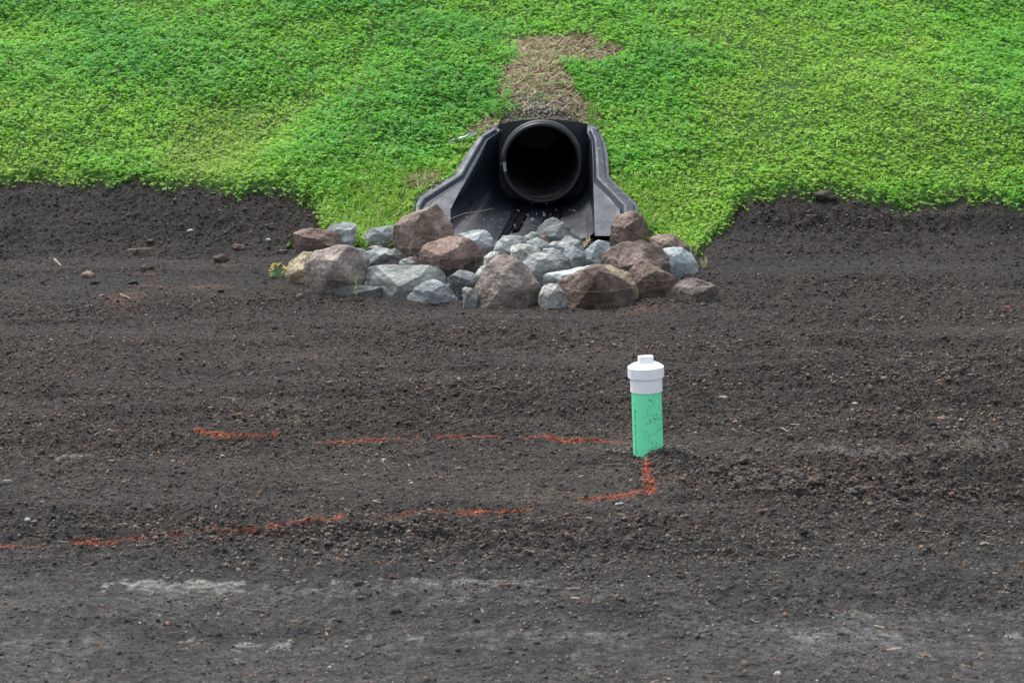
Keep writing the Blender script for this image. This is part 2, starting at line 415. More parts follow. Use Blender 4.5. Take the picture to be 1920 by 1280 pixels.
def crumbs():
    # fine crumbs
    p = soil_points(340000)
    am = rough_amp(p[:,0], p[:,1])*(1-0.9*pale(p[:,0], p[:,1]))
    keep = RNG.random(len(p)) < np.clip(0.25+0.65*am, 0, 1)*(1-.5*sstep(6.9, 6.1, p[:,1])); p = p[keep]; am = am[keep]
    s = np.clip(RNG.lognormal(math.log(0.0027), 0.50, len(p)), 0.0018, 0.010)*(0.75+0.35*am)*(0.55+0.065*p[:,1])
    zz = full_h(p[:,0], p[:,1])
    P = np.column_stack([p, zz + s*0.25])
    w = RNG.random(len(p)); ci = np.searchsorted([.14, .38, .66, .85, .94, .985], w)
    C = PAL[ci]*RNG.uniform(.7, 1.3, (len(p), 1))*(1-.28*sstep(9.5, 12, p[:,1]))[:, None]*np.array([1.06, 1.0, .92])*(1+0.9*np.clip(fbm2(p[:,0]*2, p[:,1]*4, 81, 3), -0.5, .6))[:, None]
    near = sstep(8.0, 6.2, p[:,1])[:, None]; C = C*(1+0.25*near)
    pm = (paint_mask(p[:,0], p[:,1])*RNG.uniform(.3, 1, len(p)))[:, None]; C = C*(1-pm)+pm*OR
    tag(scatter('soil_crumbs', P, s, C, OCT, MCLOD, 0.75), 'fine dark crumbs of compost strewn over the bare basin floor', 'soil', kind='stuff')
    # lumps
    p = soil_points(9000)
    d = 0.15 + 1.5*cl(0.95, 7.52, 0.45, 0.22, p[:,0], p[:,1]) + 0.9*cl(1.7, 8.2, 0.9, 0.4, p[:,0], p[:,1]) + 0.5*cl(-1.0, 7.0, 1.5, 0.5, p[:,0], p[:,1]) + 0.5*cl(-2.3, 11.8, 1.5, 0.9, p[:,0], p[:,1])
    keep = RNG.random(len(p)) < d*(1-pale(p[:,0], p[:,1])); p = p[keep]
    s = np.clip(RNG.lognormal(math.log(0.0058), 0.4, len(p)), 0.003, 0.014)
    P = np.column_stack([p, full_h(p[:,0], p[:,1]) + s*0.15])
    ci = np.searchsorted([.10, .35, .62, .82, .92, .97], RNG.random(len(p)))
    C = PAL[ci]*RNG.uniform(.6, .95, (len(p), 1))
    # extra lumps in the spoil ridge
    n = 2600; x = RNG.normal(1.0, 0.30, n); y = 7.75-0.42*np.clip((x-.55)/.75, 0, 1) + RNG.normal(0, 0.10, n)
    s2 = np.clip(RNG.lognormal(math.log(0.0052), 0.45, n), 0.003, 0.013)
    P2 = np.column_stack([x, y, full_h(x, y)+s2*0.2])
    ci = np.searchsorted([.05, .2, .5, .78, .93, .985], RNG.random(n)); C2 = PAL[ci]*RNG.uniform(.6, .95, (n, 1))
    m = (np.hypot(x-0.5, y-7.95) > 0.075)
    P = np.concatenate([P, P2[m]]); s = np.concatenate([s, s2[m]]); C = np.concatenate([C, C2[m]])
    tag(scatter('soil_lumps', P, s, C, ICO, MCLOD, 0.75, 0.4, 0.32), 'small brown lumps of earth in a low ridge right of the green riser and in scattered bands', 'soil', kind='stuff')
    # pale, tan and red flecks of wood and grit
    p = soil_points(4200); n = len(p)
    s = RNG.uniform(0.0018, 0.0042, n)*(0.6+0.05*p[:,1])
    P = np.column_stack([p, full_h(p[:,0], p[:,1]) + s*0.8])
    fc = np.array([[.55,.50,.42],[.42,.26,.12],[.35,.20,.10],[.5,.48,.45],[.30,.13,.07],[.18,.22,.27]])
    C = fc[RNG.integers(0, len(fc), n)]*RNG.uniform(.5, 1.2, (n, 1))
    tag(scatter('wood_flecks', P, s, C, OCT, MCLOD, 0.5, 0.6), 'tiny pale and rusty flecks of wood and grit in the dark soil', 'debris', kind='stuff')
crumbs()
def ribbons(P, D, L, W, C, droop, seg=3, taper=True, twist=None):
    """bent narrow strips; P roots, D unit directions, droop = fall of the tip"""
    n = len(P); t = np.linspace(0, 1, seg+1)
    side = np.cross(D, np.array([0, 0, 1.0])) + RNG.normal(0, 0.25, (n, 3)); side /= np.linalg.norm(side, axis=1)[:, None]+1e-9
    ctr = P[:, None] + D[:, None]*(L[:, None, None]*t[None, :, None])
    ctr[..., 2] -= (droop[:, None]*t[None]**2)
    ctr = ctr + side[:, None]*(RNG.normal(0, 0.08, n)*L)[:, None, None]*(t**2)[None, :, None]
    w = (1-t**2*0.9) if taper else np.ones_like(t)
    off = side[:, None]*W[:, None, None]*w[None, :, None]*0.5
    V = np.stack([ctr-off, ctr+off], 2).reshape(n, -1, 3)
    k = 2*(seg+1)
    f = np.array([[2*i, 2*i+1, 2*i+3, 2*i+2] for i in range(seg)])
    F = (f[None] + (np.arange(n)*k)[:, None, None]).reshape(-1, 4)
    return V.reshape(-1, 3), F, np.repeat(C, k, axis=0)
def bits():
    # strips of bark lying in the soil
    p = soil_points(9000); n = len(p)
    a = RNG.uniform(-0.7, 0.7, n) + (RNG.random(n) < .2)*1.2
    D = np.column_stack([np.cos(a), np.sin(a), RNG.normal(0, .08, n)])
    L = np.clip(RNG.lognormal(math.log(0.022), .5, n), .008, .09)
    W = RNG.uniform(.0015, .005, n)
    cc = np.array([[.022,.021,.022],[.03,.027,.025],[.06,.045,.035],[.13,.09,.06],[.3,.24,.17]])
    C = cc[np.searchsorted([.45, .72, .88, .97], RNG.random(n))]*RNG.uniform(.8, 1.2, (n, 1))
    P = np.column_stack([p, full_h(p[:,0], p[:,1])+0.004])
    V, F, CC = ribbons(P, D, L, W, C, np.zeros(n), 2, False)
    tag(mk('bark_strips', V, F, MCLOD, CC), 'thin dark shreds of bark lying flat in the compost', 'mulch', kind='stuff')
bits()

# ------------------------------------------------------------------ the bank: clover, grass, straw
def in_pipe_area(x, y):
    xl = np.interp(y, _l[::-1,1], _l[::-1,0]); xr = np.interp(y, _r[::-1,1], _r[::-1,0])
    inside = (x > xl-0.0) & (x < xr+0.0) & (y > 12.4) & (y < 14.03)
    return inside | ((np.abs(x-XC) < 0.27) & (y > 13.7) & (y < 14.13)) | ((x > -1.05) & (x < 1.1) & (y < 12.75))
def lush(x, y):                                   # 1 dark broad clover, 0 short yellow-green
    v = 0.50 + 1.0*fbm2(x*0.75, y*1.0, 91, 3) + 0.35*fbm2(x*3.5, y*3.5, 92, 2)
    v = v + 0.55*cl(-0.9, 14.3, 0.7, 0.8, x, y) + 0.35*cl(-2.6, 13.9, .6, .35, x, y) + 0.35*cl(0.9, 14.6, 0.35, 0.6, x, y) + .3*cl(3.2, 14.9, .7, .7, x, y)
    v = v - 0.85*cl(-1.85, 13.95, 0.28, 0.5, x-(y-13.9)*0.1, y) - 0.7*cl(-3.2, 13.5, 0.45, 0.25, x, y) - 0.6*cl(-1.45, 14.4, .18, .25, x-(y-14.4)*.8, y)
    v = v - 0.55*cl(2.0, 14.2, 0.8, 0.7, x, y) - 0.35*cl(1.0, 13.3, .5, .3, x, y) - .3*cl(2.8, 13.8, 1.2, .25, x, y) - .4*cl(1.5, 15.2, 1.2, .3, x, y)
    return np.clip(v, 0, 1)
def bank_points(n, x0=-5.2, x1=5.2, y0=12.6, y1=17.5):
    x = RNG.uniform(x0, x1, n); y = y0 + (y1-y0)*RNG.random(n)**1.25
    ok = (grassy(x, y) > 0.02-0.12*RNG.random(n)**3) & ~in_pipe_area(x, y)
    # thin out beyond the edges of the picture
    out = (np.abs(x) > y*0.245) | (y > 16.2)
    ok &= ~(out & (RNG.random(n) < 0.6))
    return x[ok], y[ok]
def clover():
    x, y = bank_points(310000)
    st = straw_zone(x, y); lu = lush(x, y)
    bare = sstep(0.12, 0.42, -fbm2(x*2.2, y*2.2, 95, 3) - 0.25*lu)
    keep = RNG.random(len(x)) < (1-0.95*st)*(0.72+0.28*lu)*(1-0.40*bare)
    x, y, lu = x[keep], y[keep], lu[keep]; n = len(x)
    clump = fbm2(x*9, y*9, 96, 2)
    up = np.clip(0.018 + 0.036*lu + 0.034*clump + RNG.uniform(-0.024, 0.012, n), 0.006, 0.13)
    P = np.column_stack([x, y, full_h(x, y)+up])
    R = RNG.uniform(0.0085, 0.0155, n)*(0.82+0.32*lu)
    # leaf plane leans with the slope and at random
    nrm = np.column_stack([RNG.normal(0, .33, n), -0.22+RNG.normal(0, .33, n), np.ones(n)]); nrm /= np.linalg.norm(nrm, axis=1)[:, None]
    t = np.cross(nrm, RNG.normal(size=(n, 3))); t /= np.linalg.norm(t, axis=1)[:, None]
    b = np.cross(nrm, t)
    Vs = []
    cup = RNG.uniform(0.0, 0.35, n)
    for k in range(3):
        a = 2*math.pi*k/3
        d = t*math.cos(a)+b*math.sin(a); e = -t*math.sin(a)+b*math.cos(a)
        r = R[:, None]
        q0 = P
        q1 = P + d*r*0.75 + e*r*0.55 + nrm*r*cup[:, None]
        q2 = P + d*r*1.18
        q2 = q2 - nrm*r*0.10
        q3 = P + d*r*0.75 - e*r*0.55 + nrm*r*cup[:, None]
        Vs.append(np.stack([q0, q1, q2, q3], 1))
    V = np.stack(Vs, 1)                           # n,3,4,3
    F = np.arange(n*12).reshape(-1, 4)
    dark = np.array([0.082, 0.268, 0.056]); mid = np.array([0.158, 0.375, 0.052]); yel = np.array([0.270, 0.430, 0.060])
    L = np.clip(lu + RNG.normal(0, .18, n), 0, 1)[:, None]
    C = np.where(L > .5, mid+(dark-mid)*(L-.5)*2, yel+(mid-yel)*L*2)
    C = C*RNG.uniform(.95, 1.62, (n, 1))
    dryz = np.clip(1.3*cl(-1.95, 13.9, .26, .46, x-(y-13.9)*.1, y) + .8*cl(-3.25, 13.45, .4, .2, x, y) + .5*cl(-1.5, 14.35, .15, .2, x-(y-14.4)*.8, y) + .45*cl(-.75, 13.2, .25, .3, x, y), 0, 1)*RNG.random(n)
    C = C*(1-dryz[:, None]*.75)+dryz[:, None]*.75*np.array([.38, .34, .11])
    od = RNG.random(n)
    C[od < .015] = np.array([.32, .30, .08]); C[(od > .015) & (od < .021)] = np.array([.20, .15, .07])
    tag(mk('clover', V.reshape(-1, 3), F, MLEAF, np.repeat(C, 12, axis=0)), 'dense bright green clover covering the whole bank', 'clover', kind='stuff')
clover()
def grass():
    x, y = bank_points(70000)
    lu = lush(x, y); st = straw_zone(x, y)
    keep = RNG.random(len(x)) < (0.95-0.75*lu)*(1-0.75*st); x, y, lu = x[keep], y[keep], lu[keep]; n = len(x)
    a = RNG.uniform(0, 2*math.pi, n); le = RNG.uniform(.15, .8, n)
    D = np.column_stack([np.cos(a)*le, np.sin(a)*le, np.ones(n)]); D /= np.linalg.norm(D, axis=1)[:, None]
    L = RNG.uniform(.03, .075, n)*(1+.5*(RNG.random(n) < .05)); W = RNG.uniform(.0018, .0042, n)
    C = np.array([.15, .36, .035])*RNG.uniform(.6, 1.3, (n, 1)); dry = RNG.random(n) < .09; C[dry] = np.array([.40, .33, .16])
    P = np.column_stack([x, y, full_h(x, y)])
    V, F, CC = ribbons(P, D, L, W, C, L*RNG.uniform(0, .5, n), 2)
    tag(mk('grass', V, F, MBLADE, CC), 'thin grass blades standing among the clover', 'grass', kind='stuff')
    n = 2600; x = RNG.normal(-.78, .24, n); y = RNG.uniform(12.75, 13.7, n)
    x2 = RNG.normal(.80, .12, n//3); y2 = RNG.uniform(12.8, 13.5, n//3); x = np.append(x, x2); y = np.append(y, y2)
    ok = (grassy(x, y) > 0) & ~in_pipe_area(x, y); x, y = x[ok], y[ok]; n = len(x)
    a = RNG.uniform(0, 2*math.pi, n); le = RNG.uniform(.2, 1.1, n)
    D = np.column_stack([np.cos(a)*le, np.sin(a)*le, np.ones(n)]); D /= np.linalg.norm(D, axis=1)[:, None]
    L = RNG.uniform(.06, .15, n); C = np.array([.22, .42, .06])*RNG.uniform(.6, 1.3, (n, 1)); dry = RNG.random(n) < .16; C[dry] = np.array([.48, .44, .20])
    V, F, CC = ribbons(np.column_stack([x, y, full_h(x, y)]), D, L, RNG.uniform(.003, .006, n), C, L*RNG.uniform(.1, .7, n), 3)
    tag(mk('long_grass', V, F, MBLADE, CC), 'longer pale grass blades beside both wings of the outlet', 'grass', kind='stuff')
grass()
def straw():
    n0 = 80000
    x = RNG.uniform(-1.1, 1.3, n0); y = RNG.uniform(13.2, 15.6, n0)
    st = straw_zone(x, y); ok = (RNG.random(n0) < st*0.34) & ~((np.abs(x-XC) < 0.255) & (y < 14.14)) & ~foot(x, y)
    x, y = x[ok], y[ok]; n = len(x)
    a = RNG.normal(0.25, 0.8, n)
    D = np.column_stack([np.cos(a), np.sin(a), np.sin(a)*.46+RNG.normal(0, .12, n)]); D /= np.linalg.norm(D, axis=1)[:, None]
    L = RNG.uniform(.04, .15, n); W = RNG.uniform(.0016, .0036, n)
    P = np.column_stack([x, y, full_h(x, y)+RNG.uniform(.002, .026, n)]) - D*L[:, None]*.5
    cc = np.array([[.46,.36,.20],[.38,.27,.15],[.26,.17,.09],[.58,.49,.31],[.40,.31,.17]])
    C = cc[RNG.integers(0, 5, n)]*RNG.uniform(.6, 1.1, (n, 1))
    V, F, CC = ribbons(P, D, L, W, C, np.zeros(n), 3, False)
    tag(mk('dead_straw', V, F, MSTRAW, CC), 'mat of dead brown straw on the bare patch above the black pipe', 'straw', kind='stuff')
    # scattered dry stems in the yellower clover
    x, y = bank_points(9000); k = RNG.random(len(x)) < (1-lush(x, y))**2*0.5+.02; x, y = x[k], y[k]; n = len(x)
    a = RNG.uniform(0, 6.28, n); D = np.column_stack([np.cos(a), np.sin(a), RNG.uniform(0, .9, n)]); D /= np.linalg.norm(D, axis=1)[:, None]
    L = RNG.uniform(.03, .09, n)
    V, F, CC = ribbons(np.column_stack([x, y, full_h(x, y)+RNG.uniform(.01, .06, n)]), D, L, RNG.uniform(.0015, .003, n), np.array([.42, .36, .19])*RNG.uniform(.6, 1.2, (n, 1)), L*.2, 2, False)
    tag(mk('dry_stems', V, F, MSTRAW, CC), 'scattered dry stems caught among the yellower clover', 'dry stems', kind='stuff')
    # blue-grey gravel just above the pipe
    n = 620
    g0 = ground_hit(1010, 196); x = g0[0] + RNG.normal(0, .13, n); y = g0[1] + RNG.normal(0, .06, n)
    s = RNG.uniform(.004, .011, n)
    C = np.array([.20, .21, .215])*RNG.uniform(.35, 1.7, (n, 1))
    tag(scatter('gravel', np.column_stack([x, y, full_h(x, y)+s*.3+.006]), s, C, ico(0), MSTONE, .55), 'blue-grey gravel in the straw just above the black pipe', 'gravel', kind='stuff')
straw()

# ------------------------------------------------------------------ black plastic outlet
def plastic(name, base, rough, dusty=0.5):
    M = Mat(name, rough, 0.34)
    d = M.ramp(M.noise(9, 6, .65), [(.42, 0.0), (.75, dusty)])
    c = M.mix(base, (.11, .105, .095), d)
    sp = M.ramp(M.noise(85, 2, .5), [(.70, 0.0), (.76, .5)])
    M.base(M.mix(c, (.26, .24, .19), sp))
    M.l.new(M.ramp(M.noise(14, 5, .6), [(.3, rough-.08), (.7, rough+.14)]), M.b.inputs['Roughness'])
    M.bump(M.noise(30, 3, .5), .002, .4)
    return M.m
MPL = plastic('black_plastic_shaded', (.0045, .007, .0115), .46, .03)  # apron and back wall: bowl's shade painted in as a darker base
MPF = plastic('black_plastic_lit_face', (.010, .0205, .033), .50, .03)  # wings and shoulders: same plastic, sky light painted in as lighter, bluer base
MPIPE = plastic('black_pipe_plastic', (.009, .0105, .013), .36, .08)
MWET = Mat('wet_plastic', .10, .6); MWET.base((.008, .009, .011)); MWET = MWET.m
fnorm = FN/np.linalg.norm(FN)*-1.0               # points up and towards the viewer
es = empty('flared_end_section', tuple(at_y(985, 440, 12.9)), 'black plastic flared end section around the drain pipe mouth', 'culvert outlet')
ES0 = Vector(es.location)
def loc(p): return Vector(p)-ES0
A_L = [(922,241),(898,259),(878,291),(856,327),(789,368),(779,384),(778,440)]
B_L = [(930,243),(908,256),(888,290),(866,329),(796,373),(787,387),(786,440)]
C_L = [(932,244),(911,261),(893,292),(871,333),(801,379),(792,391),(791,440)]
I_L = [(936,246),(914,262),(898,294),(878,331),(858,364),(845,390),(843,440)]
A_R = [(1117,241),(1126,262),(1131,290),(1134,332),(1160,359),(1187,385),(1188,440)]
B_R = [(1107,243),(1115,262),(1117,290),(1119,334),(1145,360),(1170,386),(1170,440)]
C_R = [(1105,244),(1113,262),(1115,290),(1116,339),(1141,365),(1165,391),(1165,440)]
I_R = [(1101,246),(1109,262),(1111,290),(1112,330),(1113,364),(1114,390),(1115,440)]
C_L = [(a+2.5, b+1) for a, b in C_L]; C_R = [(a-2.5, b+1) for a, b in C_R]
def resample(P, m=3):
    P = np.array(P, float); out = []
    for a, b in zip(P[:-1], P[1:]):
        for i in range(m): out.append(a+(b-a)*i/m)
    out.append(P[-1]); return np.array(out)
def wing(O, A, B, C, I, name_lab):
    rows = []
    def r(P, h): return [fl(*q)+fnorm*h for q in P]
    back = [p - fnorm*0.07 for p in r(O, -.012)]
    rows = [back, r(O, -.014), r(O, -.010)]
    A1 = [tuple(np.array(o)*.35+np.array(a)*.65) for o, a in zip(O, A)]
    rows += [r(A1, -.009), r(A, -.001), r([tuple(np.array(a)*.3+np.array(b)*.7) for a, b in zip(A, B)], .004), r(B, .003), r([tuple(np.array(b)*.5+np.array(c)*.5) for b, c in zip(B, C)], -.014), r(C, -.004)]
    CI = [tuple(np.array(a)*.85+np.array(b)*.15) for a, b in zip(C, I)]
    rows += [r(CI, -.006), r(I, -.008)]
    inn = [p - fnorm*0.05 for p in r(I, -.008)]
    rows.append(inn)
    bm = bmesh.new()
    g = [[bm.verts.new(loc(p)) for p in row] for row in rows]
    for i in range(len(g)-1):
        for j in range(len(g[0])-1):
            bm.faces.new((g[i][j], g[i][j+1], g[i+1][j+1], g[i+1][j]))
    o = frombm('wing', bm, MPF, es, smooth=False, bevel=.0016, ang=25)
    o['label'] = name_lab
wing(OUT_L, A_L, B_L, C_L, I_L, 'left wing face with raised rib, lit blue-grey')
wing(OUT_R, A_R, B_R, C_R, I_R, 'right wing face with raised rib, lit blue-grey')
PZ = at_y(1016, 306, 13.75)                       # centre of pipe mouth
RO, RI = 0.262, 0.229
def bowl():
    IL = resample(I_L, 2); IR = resample(I_R, 2)
    sideL = [fl(*q) - fnorm*.008 for q in IL]; sideR = [fl(*q) - fnorm*.008 for q in IR][::-1]
    nf = 15
    pxs = np.linspace(843, 1115, nf+2)[1:-1]
    floor = []
    for i, px in enumerate(pxs):
        u = (i+1)/(nf+1)*2-1
        lift = .10*(abs(u)**5)
        h = 0.0
        if -.50 < u < .42: h = -.030
        if -.18 < u < .04: h = -.006
        p = at_y(px, 444, 12.80); z = .085 + lift*.5 + h
        floor.append(np.array([p[0], 12.80-0.02*(1-u*u), z]))
    front = sideL + floor + sideR
    ns = len(sideL)
    # back curve hugging the pipe
    back = []
    hw = .285
    cx = PZ[0]+.01; yb = 14.02; zc = PZ[2]
    for i in range(ns):
        t = i/(ns-1); z = .655*(1-t)+(.30)*t
        back.append(np.array([cx-hw, yb, z]))
    for i in range(nf):
        u = (i+1)/(nf+1)*2-1
        a = math.pi/2*u
        zz = zc-.275 + .17*(abs(u)**3)
        back.append(np.array([cx+hw*math.sin(a)*1.0, yb, max(zz, .12)]))
    for i in range(ns):
        t = i/(ns-1); z = .30*(1-t)+.655*t
        back.append(np.array([cx+hw, yb, z]))
    NU = 14
    rows = []
    for k in range(NU+1):
        t = k/NU
        row = []
        for j, (f, b) in enumerate(zip(front, back)):
            s = t
            p = f*(1-s)+b*s
            # walls bow outwards
            w = math.sin(math.pi*t)
            if j < ns: p = p + np.array([-.018, 0, -.02])*w
            elif j >= ns+nf: p = p + np.array([.012, 0, -.02])*w
            else:
                p = p + np.array([0, 0, -.012])*w
            row.append(p)
        rows.append(row)
    bm = bmesh.new()
    g = [[bm.verts.new(loc(p)) for p in row] for row in rows]
    for i in range(NU):
        for j in range(len(front)-1):
            bm.faces.new((g[i][j], g[i][j+1], g[i+1][j+1], g[i+1][j]))
    # front lip dropping into the rocks
    lip = [bm.verts.new(loc(p+np.array([0, .0, -.09]))) for p in front[ns:ns+nf]]
    for j in range(nf-1): bm.faces.new((g[0][ns+j], g[0][ns+j+1], lip[j+1], lip[j]))
    o = frombm('apron', bm, MPL, es, smooth=True)
    sm = o.modifiers.new('sub', 'SUBSURF'); sm.levels = sm.render_levels = 1
    # back wall: a ring between the bowl's back edge and the pipe
    bm = bmesh.new()
    ring = [p for p in back]
    topn = 9
    for i in range(1, topn):
        t = i/topn; ring.append(np.array([cx+hw*(1-2*t), yb, .655+.032*math.sin(math.pi*t)]))
    outer = []; inner = []
    for p in ring:
        d = np.array([p[0]-PZ[0], p[2]-PZ[2]]); L = np.linalg.norm(d); d = d/L
        outer.append(bm.verts.new(loc(p))); inner.append(bm.verts.new(loc((PZ[0]+d[0]*.238, yb-.01, PZ[2]+d[1]*.238))))
    n = len(ring)
    for i in range(n):
        j = (i+1) % n; bm.faces.new((outer[i], outer[j], inner[j], inner[i]))
    frombm('back_wall', bm, MPL, es, smooth=False)
    # shoulders: the flat corner plates between back wall and wing tops
    for s, tip, inn in ((-1, sideL[0], back[0]), (1, sideR[-1], back[-1])):
        bm = bmesh.new()
        q = [tip+fnorm*.0, tip+np.array([s*-.0, .10, .02]), inn+np.array([0, .0, .0]), inn+np.array([0, .03, .01])]
        o_ = fl(*(OUT_L[0] if s < 0 else OUT_R[0]))
        v = [bm.verts.new(loc(p)) for p in (o_ , o_+np.array([0, .09, .0]), inn+np.array([0, .03, -.004]), tip)]
        bm.faces.new(v)
        r = bmesh.ops.extrude_face_region(bm, geom=bm.faces[:])
        bmesh.ops.translate(bm, verts=[e for e in r['geom'] if isinstance(e, bmesh.types.BMVert)], vec=(0, 0, -.03))
        frombm('shoulder', bm, MPF, es, bevel=.004)
    # water lying in the trough
    def bowl_pt(j, t): return front[j]*(1-t)+back[j]*t
    bm = bmesh.new()
    def strip(j0, j1, t0, t1, n=6, w=.0):
        L = []
        for i in range(n+1):
            s = i/n; t = t0+(t1-t0)*s
            a = bowl_pt(j0, t); b = bowl_pt(j1, t)
            L.append((bm.verts.new(loc((a[0]+.004, a[1], a[2]+.006))), bm.verts.new(loc((b[0]-.004, b[1], b[2]+.006)))))
        for a, b in zip(L, L[1:]): bm.faces.new((a[0], a[1], b[1], b[0]))
    strip(ns+4, ns+5, .02, .8); strip(ns+9, ns+10, .02, .75)
    strip(ns+5, ns+6, .25, .8); strip(ns+8, ns+9, .2, .75)
    w_ = frombm('water_trickle', bm, MWET, es)
    # bolts
    for px, py in ((989, 403), (999, 411), (1021, 403)):
        p = at_plane(px, py, np.array([0, 0, 1.0]), .125)
        bm = bmesh.new(); bmesh.ops.create_cone(bm, segments=6, radius1=.011, radius2=.009, depth=.012, cap_ends=True, matrix=Matrix.Translation(loc(p)+Vector((0, 0, .0))))
        b = frombm('bolt', bm, MBOLT, es)
_m = Mat('bolt_steel', .35, .5); _m.base((.35, .4, .45)); _m.b.inputs['Metallic'].default_value = .7; MBOLT = _m.m
bowl()
def lathe(profile, axis_o, seg=72, close=False):
    bm = bmesh.new(); rings = []
    for d, r in profile:
        rings.append([bm.verts.new((axis_o[0]+r*math.cos(2*math.pi*i/seg), axis_o[1]+d, axis_o[2]+r*math.sin(2*math.pi*i/seg))) for i in range(seg)])
    for a, b in zip(rings, rings[1:]):
        for i in range(seg):
            j = (i+1) % seg; bm.faces.new((a[i], a[j], b[j], b[i]))
    return bm, rings
pp = empty('drain_pipe', tuple(PZ), 'round black corrugated drain pipe opening out of the grassy bank', 'drain pipe')
k = RO/.262
prof = [(.02, .229), (.006, .231), (.0, .236), (-.002, .244), (.0, .252), (.008, .258), (.022, .258), (.026, .254), (.030, .256), (.036, .264), (.044, .267), (.062, .267), (.07, .258), (.074, .251), (.10, .251), (.105, .260), (.115, .264), (.14, .264), (.148, .255), (.15, .248), (.6, .248)]
bm, _ = lathe(prof, (0, 0, 0))
frombm('bell_ring', bm, MPIPE, pp, smooth=True, bevel=0)
mm = Mat('pipe_inside', .45, .5)
tcn = mm.add('ShaderNodeTexCoord'); sx = mm.add('ShaderNodeSeparateXYZ'); mm.l.new(tcn.outputs['Object'], sx.inputs[0])
mp = mm.add('ShaderNodeMapRange'); mp.inputs[1].default_value = -.13; mp.inputs[2].default_value = -.225; mm.l.new(sx.outputs['Z'], mp.inputs[0])
mr = mm.add('ShaderNodeMath', operation='MULTIPLY'); mm.l.new(mp.outputs[0], mr.inputs[0]); mm.l.new(mm.ramp(mm.noise(11, 5, .6), [(.4, 0.0), (.62, 1.0)]), mr.inputs[1])
mm.base(mm.mix((.016, .018, .022), (.11, .105, .085), mr.outputs[0]))
ip = [(.02, .231)] + [(.03+.02*i, .228) for i in range(4)]
for i in range(34): ip += [(.12+.085*i, .228), (.15+.085*i, .228), (.165+.085*i, .231), (.19+.085*i, .231)]
bm, rg = lathe(ip, (0, 0, 0)); bm.faces.new(rg[-1])
for f in bm.faces: f.smooth = True
frombm('liner', bm, mm.m, pp)
# sticker inside the left of the rim
bm = bmesh.new()
def arc_patch(bm, a0, a1, d0, d1, r):
    v = []
    for a in np.linspace(a0, a1, 5):
        v.append([bm.verts.new((r*math.cos(a), d, r*math.sin(a))) for d in (d0, d1)])
    for p, q in zip(v, v[1:]): bm.faces.new((p[0], p[1], q[1], q[0]))
for a, b in zip(np.linspace(math.radians(178), math.radians(193), 5)[:-1], np.linspace(math.radians(178), math.radians(193), 5)[1:]):
    bm.faces.new([bm.verts.new((r_*math.cos(q), d_, r_*math.sin(q))) for q, r_, d_ in ((a, .230, .005), (a, .244, -.004), (b, .244, -.004), (b, .230, .005))])
MS = Mat('sticker', .5, .4); MS.base(MS.ramp(MS.noise(60, 2, .5, stretch=(1, .3, 3)), [(.45, (.62, .62, .6)), (.6, (.25, .25, .25))])); frombm('sticker', bm, MS.m, pp)
bm = bmesh.new(); bmesh.ops.create_circle(bm, cap_ends=True, segments=12, radius=.006, matrix=Matrix.Translation((-.256, -.001, -.004)) @ Matrix.Rotation(math.pi/2, 4, 'X'))
MG = Mat('green_dot_paint', .5); MG.base((.02, .16, .06)); frombm('green_dot', bm, MG.m, pp)
# leaf litter caught on the plastic
def litter():
    P = []
    for _ in range(46):
        px, py = random.uniform(860, 1112), random.uniform(378, 436)
        q = at_plane(px, py, np.array([0, -.06, 1.0]), .135-.06*13.3+.02)
        P.append(q)
    for _ in range(26):
        i = random.randrange(1, 5); s = random.random()
        O, B = (OUT_R, B_R) if random.random() < .75 else (OUT_L, B_L)
        a = np.array(O[i])*(1-s)+np.array(O[i+1])*s; b = np.array(B[i])*(1-s)+np.array(B[i+1])*s; t = random.random()
        P.append(fl(*(a*(1-t)+b*t))+fnorm*.016)
    for _ in range(12):
        px, py = random.uniform(1120, 1160), random.uniform(385, 428); P.append(fl(px, py)+fnorm*.0)
    P = np.array(P); n = len(P)
    a = RNG.uniform(0, 3.14, n); D = np.column_stack([np.cos(a), np.sin(a)*.7, np.sin(a)*.4])
    L = RNG.uniform(.006, .030, n)
    V, F, CC = ribbons(P, D, L, RNG.uniform(.002, .005, n), np.array([.5, .44, .33])*RNG.uniform(.4, 1.2, (n, 1)), np.zeros(n), 2)
    tag(mk('leaf_litter', V, F, MSTRAW, CC), 'bits of dry plant litter lying on the black plastic outlet', 'debris', kind='stuff')
litter()

